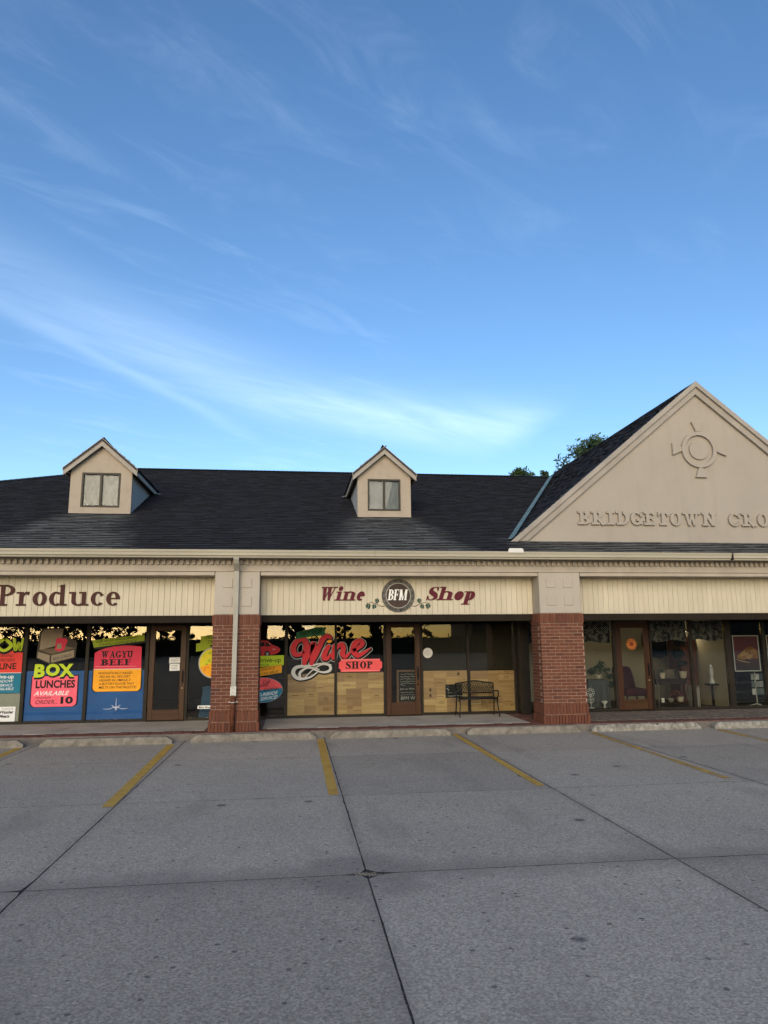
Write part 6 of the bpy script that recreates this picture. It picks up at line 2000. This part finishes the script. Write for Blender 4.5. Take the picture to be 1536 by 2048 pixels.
# framed food poster and rack in the last shop
po = thing('food_poster', 'silver framed poster of fried food on dark red, right shop window', 'poster', (11.15, 16.69, 1.0))
for q in ((10.80, 10.825, 1.0, 1.88), (11.475, 11.50, 1.0, 1.88)):
    MB().cbox(q[0], q[1], 16.712, 16.728, q[2], q[3], 0.003).build('frame_stile', M_SILVER, po)
for q in ((10.826, 11.474, 1.855, 1.88), (10.826, 11.474, 1.0, 1.025)):
    MB().cbox(q[0], q[1], 16.712, 16.728, q[2], q[3], 0.003).build('frame_rail', M_SILVER, po)
def poster_mat():
    m, nt, ns, ls, b = nodes_of('poster_print')
    pos = geo_pos(nt)
    sp = N(nt, 'ShaderNodeSeparateXYZ', {0: pos})
    f = ramp(nt, mathn(nt, 'ADD', sp.outputs[2], mathn(nt, 'MULTIPLY', noise(nt, pos, 4, 3), 0.3)), 1.2, 1.75)
    ls.new(mixc(nt, f, (0.018, 0.012, 0.010), (0.085, 0.010, 0.012)), b.inputs['Base Color'])
    b.inputs['Roughness'].default_value = 0.4
    return m
MB().box(10.826, 11.474, 16.722, 16.7275, 1.026, 1.854).build('print', poster_mat(), po)
r_ = random.Random(5)
M_FOOD = [plain('fried_crust_%d' % i, c, 0.7, var=0.45, scale=40, bmp=0.6, bscale=60) for i, c in enumerate(((0.26, 0.14, 0.045), (0.33, 0.20, 0.08), (0.20, 0.10, 0.03)))]
for k, (cx, cz, rx, rz_, a) in enumerate(((11.00, 1.38, 0.11, 0.06, 0.4), (11.12, 1.45, 0.13, 0.07, 0.5), (11.24, 1.52, 0.14, 0.075, 0.2), (11.36, 1.46, 0.10, 0.08, -0.4), (11.22, 1.36, 0.13, 0.06, 0.1), (11.38, 1.36, 0.09, 0.05, -0.2), (11.08, 1.33, 0.10, 0.045, 0.2))):
    ca, sa = math.cos(a), math.sin(a)
    q = []
    for i in range(22):
        t = 6.283 * i / 22
        f = r_.uniform(0.86, 1.1)
        x, z = rx * f * math.cos(t), rz_ * f * math.sin(t)
        q.append((min(11.465, cx + x * ca - z * sa), cz + x * sa + z * ca))
    MB().prism(q, 'y', 16.7205 - 0.0004 * k, 16.7217).build('food_picture', M_FOOD[k % 3], po)
strokes('basket_rim', [[(10.88, 1.30, 0.012), (11.05, 1.24, 0.018), (11.22, 1.215, 0.010)]], 16.7215, 0.0006, flat('basket_tan', (0.40, 0.30, 0.17)), po)
for x, nm in ((11.68, 'next'),):
    p2 = thing('food_poster', 'edge of a second silver framed poster at the right border of the picture', 'poster', (12.0, 16.69, 1.0))
    MB().box(11.735, 12.40, 16.722, 16.7275, 1.026, 1.854).build('print', MATS.get('x') or bpy.data.materials['poster_print'], p2)
    for q in ((11.71, 11.734, 1.0, 1.88), (12.401, 12.425, 1.0, 1.88)):
        MB().cbox(q[0], q[1], 16.712, 16.728, q[2], q[3], 0.003).build('frame_stile', M_SILVER, p2)
    for q in ((11.735, 12.40, 1.855, 1.88), (11.735, 12.40, 1.0, 1.025)):
        MB().cbox(q[0], q[1], 16.712, 16.728, q[2], q[3], 0.003).build('frame_rail', M_SILVER, p2)
rk_ = thing('card_rack', 'white wire card rack on a splayed foot below the food poster', 'rack', (11.48, 17.0, 0.126))
MB().tube([(11.50, 17.0, 0.17), (11.50, 17.0, 0.95)], 0.012, 8).build('post', M_OW, rk_)
for a in (0.2, 2.3, 4.4):
    MB().tube([(11.50, 17.0, 0.20), (11.50 + 0.1 * math.cos(a), 17.0 + 0.1 * math.sin(a), 0.17), (11.50 + 0.21 * math.cos(a), 17.0 + 0.21 * math.sin(a), 0.135)], 0.009, 6).build('foot', M_OW, rk_)
for r_i in range(3):
    for k, dx in enumerate((-0.10, 0.03, 0.14)):
        z = 0.42 + r_i * 0.18
        MB().cbox(11.50 + dx - 0.05, 11.50 + dx + 0.05, 16.93 + 0.02 * k, 16.937 + 0.02 * k, z, z + 0.15, 0.001).build('card', flat('card_%d' % ((r_i + k) % 3), ((0.42, 0.43, 0.42), (0.10, 0.13, 0.14), (0.22, 0.25, 0.24))[(r_i + k) % 3]), rk_)
sh = thing('shelving', 'low dark bookshelf behind the card rack', 'shelf', (11.6, 17.8, 0.126))
for x in (11.0, 12.3):
    MB().cbox(x, x + 0.03, 17.6, 17.95, 0.127, 0.98, 0.003).build('upright', plain('green_grey_wood', (0.05, 0.055, 0.045), 0.6), sh)
for z in (0.18, 0.42, 0.66, 0.95):
    MB().cbox(11.031, 12.299, 17.6, 17.95, z, z + 0.025, 0.003).build('shelf_board', plain('green_grey_wood', (0.05, 0.055, 0.045), 0.6), sh)

# ------------------------------------------------------------------ trees
def foliage_mat(name, a, b_):
    m, nt, ns, ls, b = nodes_of(name)
    isl = N(nt, 'ShaderNodeNewGeometry').outputs['Random Per Island']
    pos = geo_pos(nt)
    c = mixc(nt, isl, a, b_)
    c = mixc(nt, ramp(nt, noise(nt, pos, 0.9, 3), 0.35, 0.65, 0, 0.6), c, tuple(x * 0.55 for x in a))
    ls.new(c, b.inputs['Base Color'])
    b.inputs['Roughness'].default_value = 0.6
    return m
M_LEAF = foliage_mat('tree_leaf', (0.030, 0.060, 0.016), (0.060, 0.105, 0.028))
M_LEAF_D = foliage_mat('dark_tree_leaf', (0.018, 0.034, 0.012), (0.036, 0.058, 0.02))
M_BARK = plain('bark', (0.055, 0.042, 0.032), 0.9, var=0.3, scale=8, bmp=0.6, bscale=20)
def make_tree(lab, x, y, h, w, seed, leaf=M_LEAF, size=0.13, n_cl=46, per=60, conic=False, group='trees behind the roof', z0=-0.04, low=0.34):
    t = thing('tree', lab, 'tree', (x, y, z0), group)
    r = random.Random(seed)
    tr = MB()
    lean = r.uniform(-0.02, 0.02) * h
    trunk = [(x, y, z0), (x + lean * 0.3, y, h * 0.25), (x + lean, y + 0.05, h * 0.55), (x + lean * 1.2, y, h * 0.9)]
    tr.tube(trunk, [h * 0.024, h * 0.019, h * 0.012, h * 0.003], 9)
    cr = MB()
    for k in range(n_cl):
        t_ = r.random() ** 0.8
        z = h * (low + (1 - low) * t_)
        if conic:
            rad = w * (1 - t_) * 0.95 + 0.12 * w
        else:
            q = (z / h - low) / (1 - low)
            rad = w * math.sqrt(max(0.05, 1 - (2 * q - 0.9) ** 2 * 0.85))
        a = r.uniform(0, 6.283)
        d = rad * math.sqrt(r.uniform(0.15, 1.0))
        c = (x + d * math.cos(a), y + d * math.sin(a), z)
        zb2 = max(h * 0.2, z - d * 0.7 - 0.1 * h)
        if k % 2 == 0:
            tr.tube([(x + lean * 0.8, y, zb2), ((x + c[0]) / 2, (y + c[1]) / 2, (zb2 + z) / 2 + 0.06 * h), c], [h * 0.008, h * 0.005, h * 0.0015], 5)
        leaf_cluster(cr, c, (0.24 if not conic else 0.2) * w * r.uniform(0.7, 1.3), per, size, r, 0.8)
    tr.build('trunk', M_BARK, t)
    cr.build('crown', leaf, t)
    return t
make_tree('leafy green tree rising behind the left slope of the gable', 18.2, 41.0, 13.85, 2.75, 5, M_LEAF, 0.16, 110, 95)
make_tree('smaller green treetop just showing over the ridge left of the gable', 13.95, 42.0, 12.2, 1.35, 9, M_LEAF, 0.14, 80, 50, low=0.6)
make_tree('thin green treetop between the ridge and the gable slope', 15.4, 41.5, 12.15, 0.6, 15, M_LEAF, 0.13, 36, 40, low=0.7)
# across the lot, behind the viewer: seen only as reflections in the shop windows
for k, (x, h, w, con) in enumerate([(-33.5, 9, 3.0, 0), (-29.5, 10.5, 3.2, 0), (-25.5, 8.5, 2.8, 0), (-21.0, 9.5, 3.0, 0), (-16.8, 8, 2.2, 0), (-13.6, 9.5, 1.8, 1), (-0.2, 5.2, 1.2, 0), (6.6, 9.5, 1.5, 1), (11.2, 7.5, 1.8, 0), (16.9, 10, 2.2, 0)]):
    make_tree('dark tree across the lot, number %s from the left in the window reflections' % ('one', 'two', 'three', 'four', 'five', 'six', 'seven', 'eight', 'nine', 'ten')[k], x, -62 + (k % 3) * 1.5, h, w, 100 + k, M_LEAF_D, 0.30, 40, 34, bool(con), 'trees across the lot', low=0.14)
hd = thing('hedge', 'low clipped dark hedge across the lot, mirrored in the shop windows', 'hedge', (0, -66, -0.04))
mb = MB()
r_ = random.Random(2)
for k in range(900):
    leaf_cluster(mb, (r_.uniform(-60, 30), -66 + r_.uniform(-0.6, 0.6), r_.uniform(0.2, 2.35)), 0.45, 7, 0.22, r_)
mb.build('foliage', M_LEAF_D, hd)
MB().box(-60, 30, -66.4, -65.6, -0.04, 2.1).build('branch_core', M_LEAF_D, hd)
ob = thing('shop_building', 'long dark brick building across the lot, mirrored in the right windows', 'building', (56, -72, -0.04))
MB().box(25, 90, -80, -66, -0.04, 7.5).build('wall', plain('far_brick', (0.10, 0.07, 0.055), 0.9), ob)
MB().box(24.5, 90.5, -80.5, -65.5, 7.501, 7.9).build('roof', plain('far_roof', (0.06, 0.055, 0.05), 0.9), ob)
for k in range(12):
    MB().box(28 + k * 5, 31 + k * 5, -66.0, -65.95, 1.0, 3.2).build('window', plain('far_window', (0.03, 0.03, 0.035), 0.2), ob)
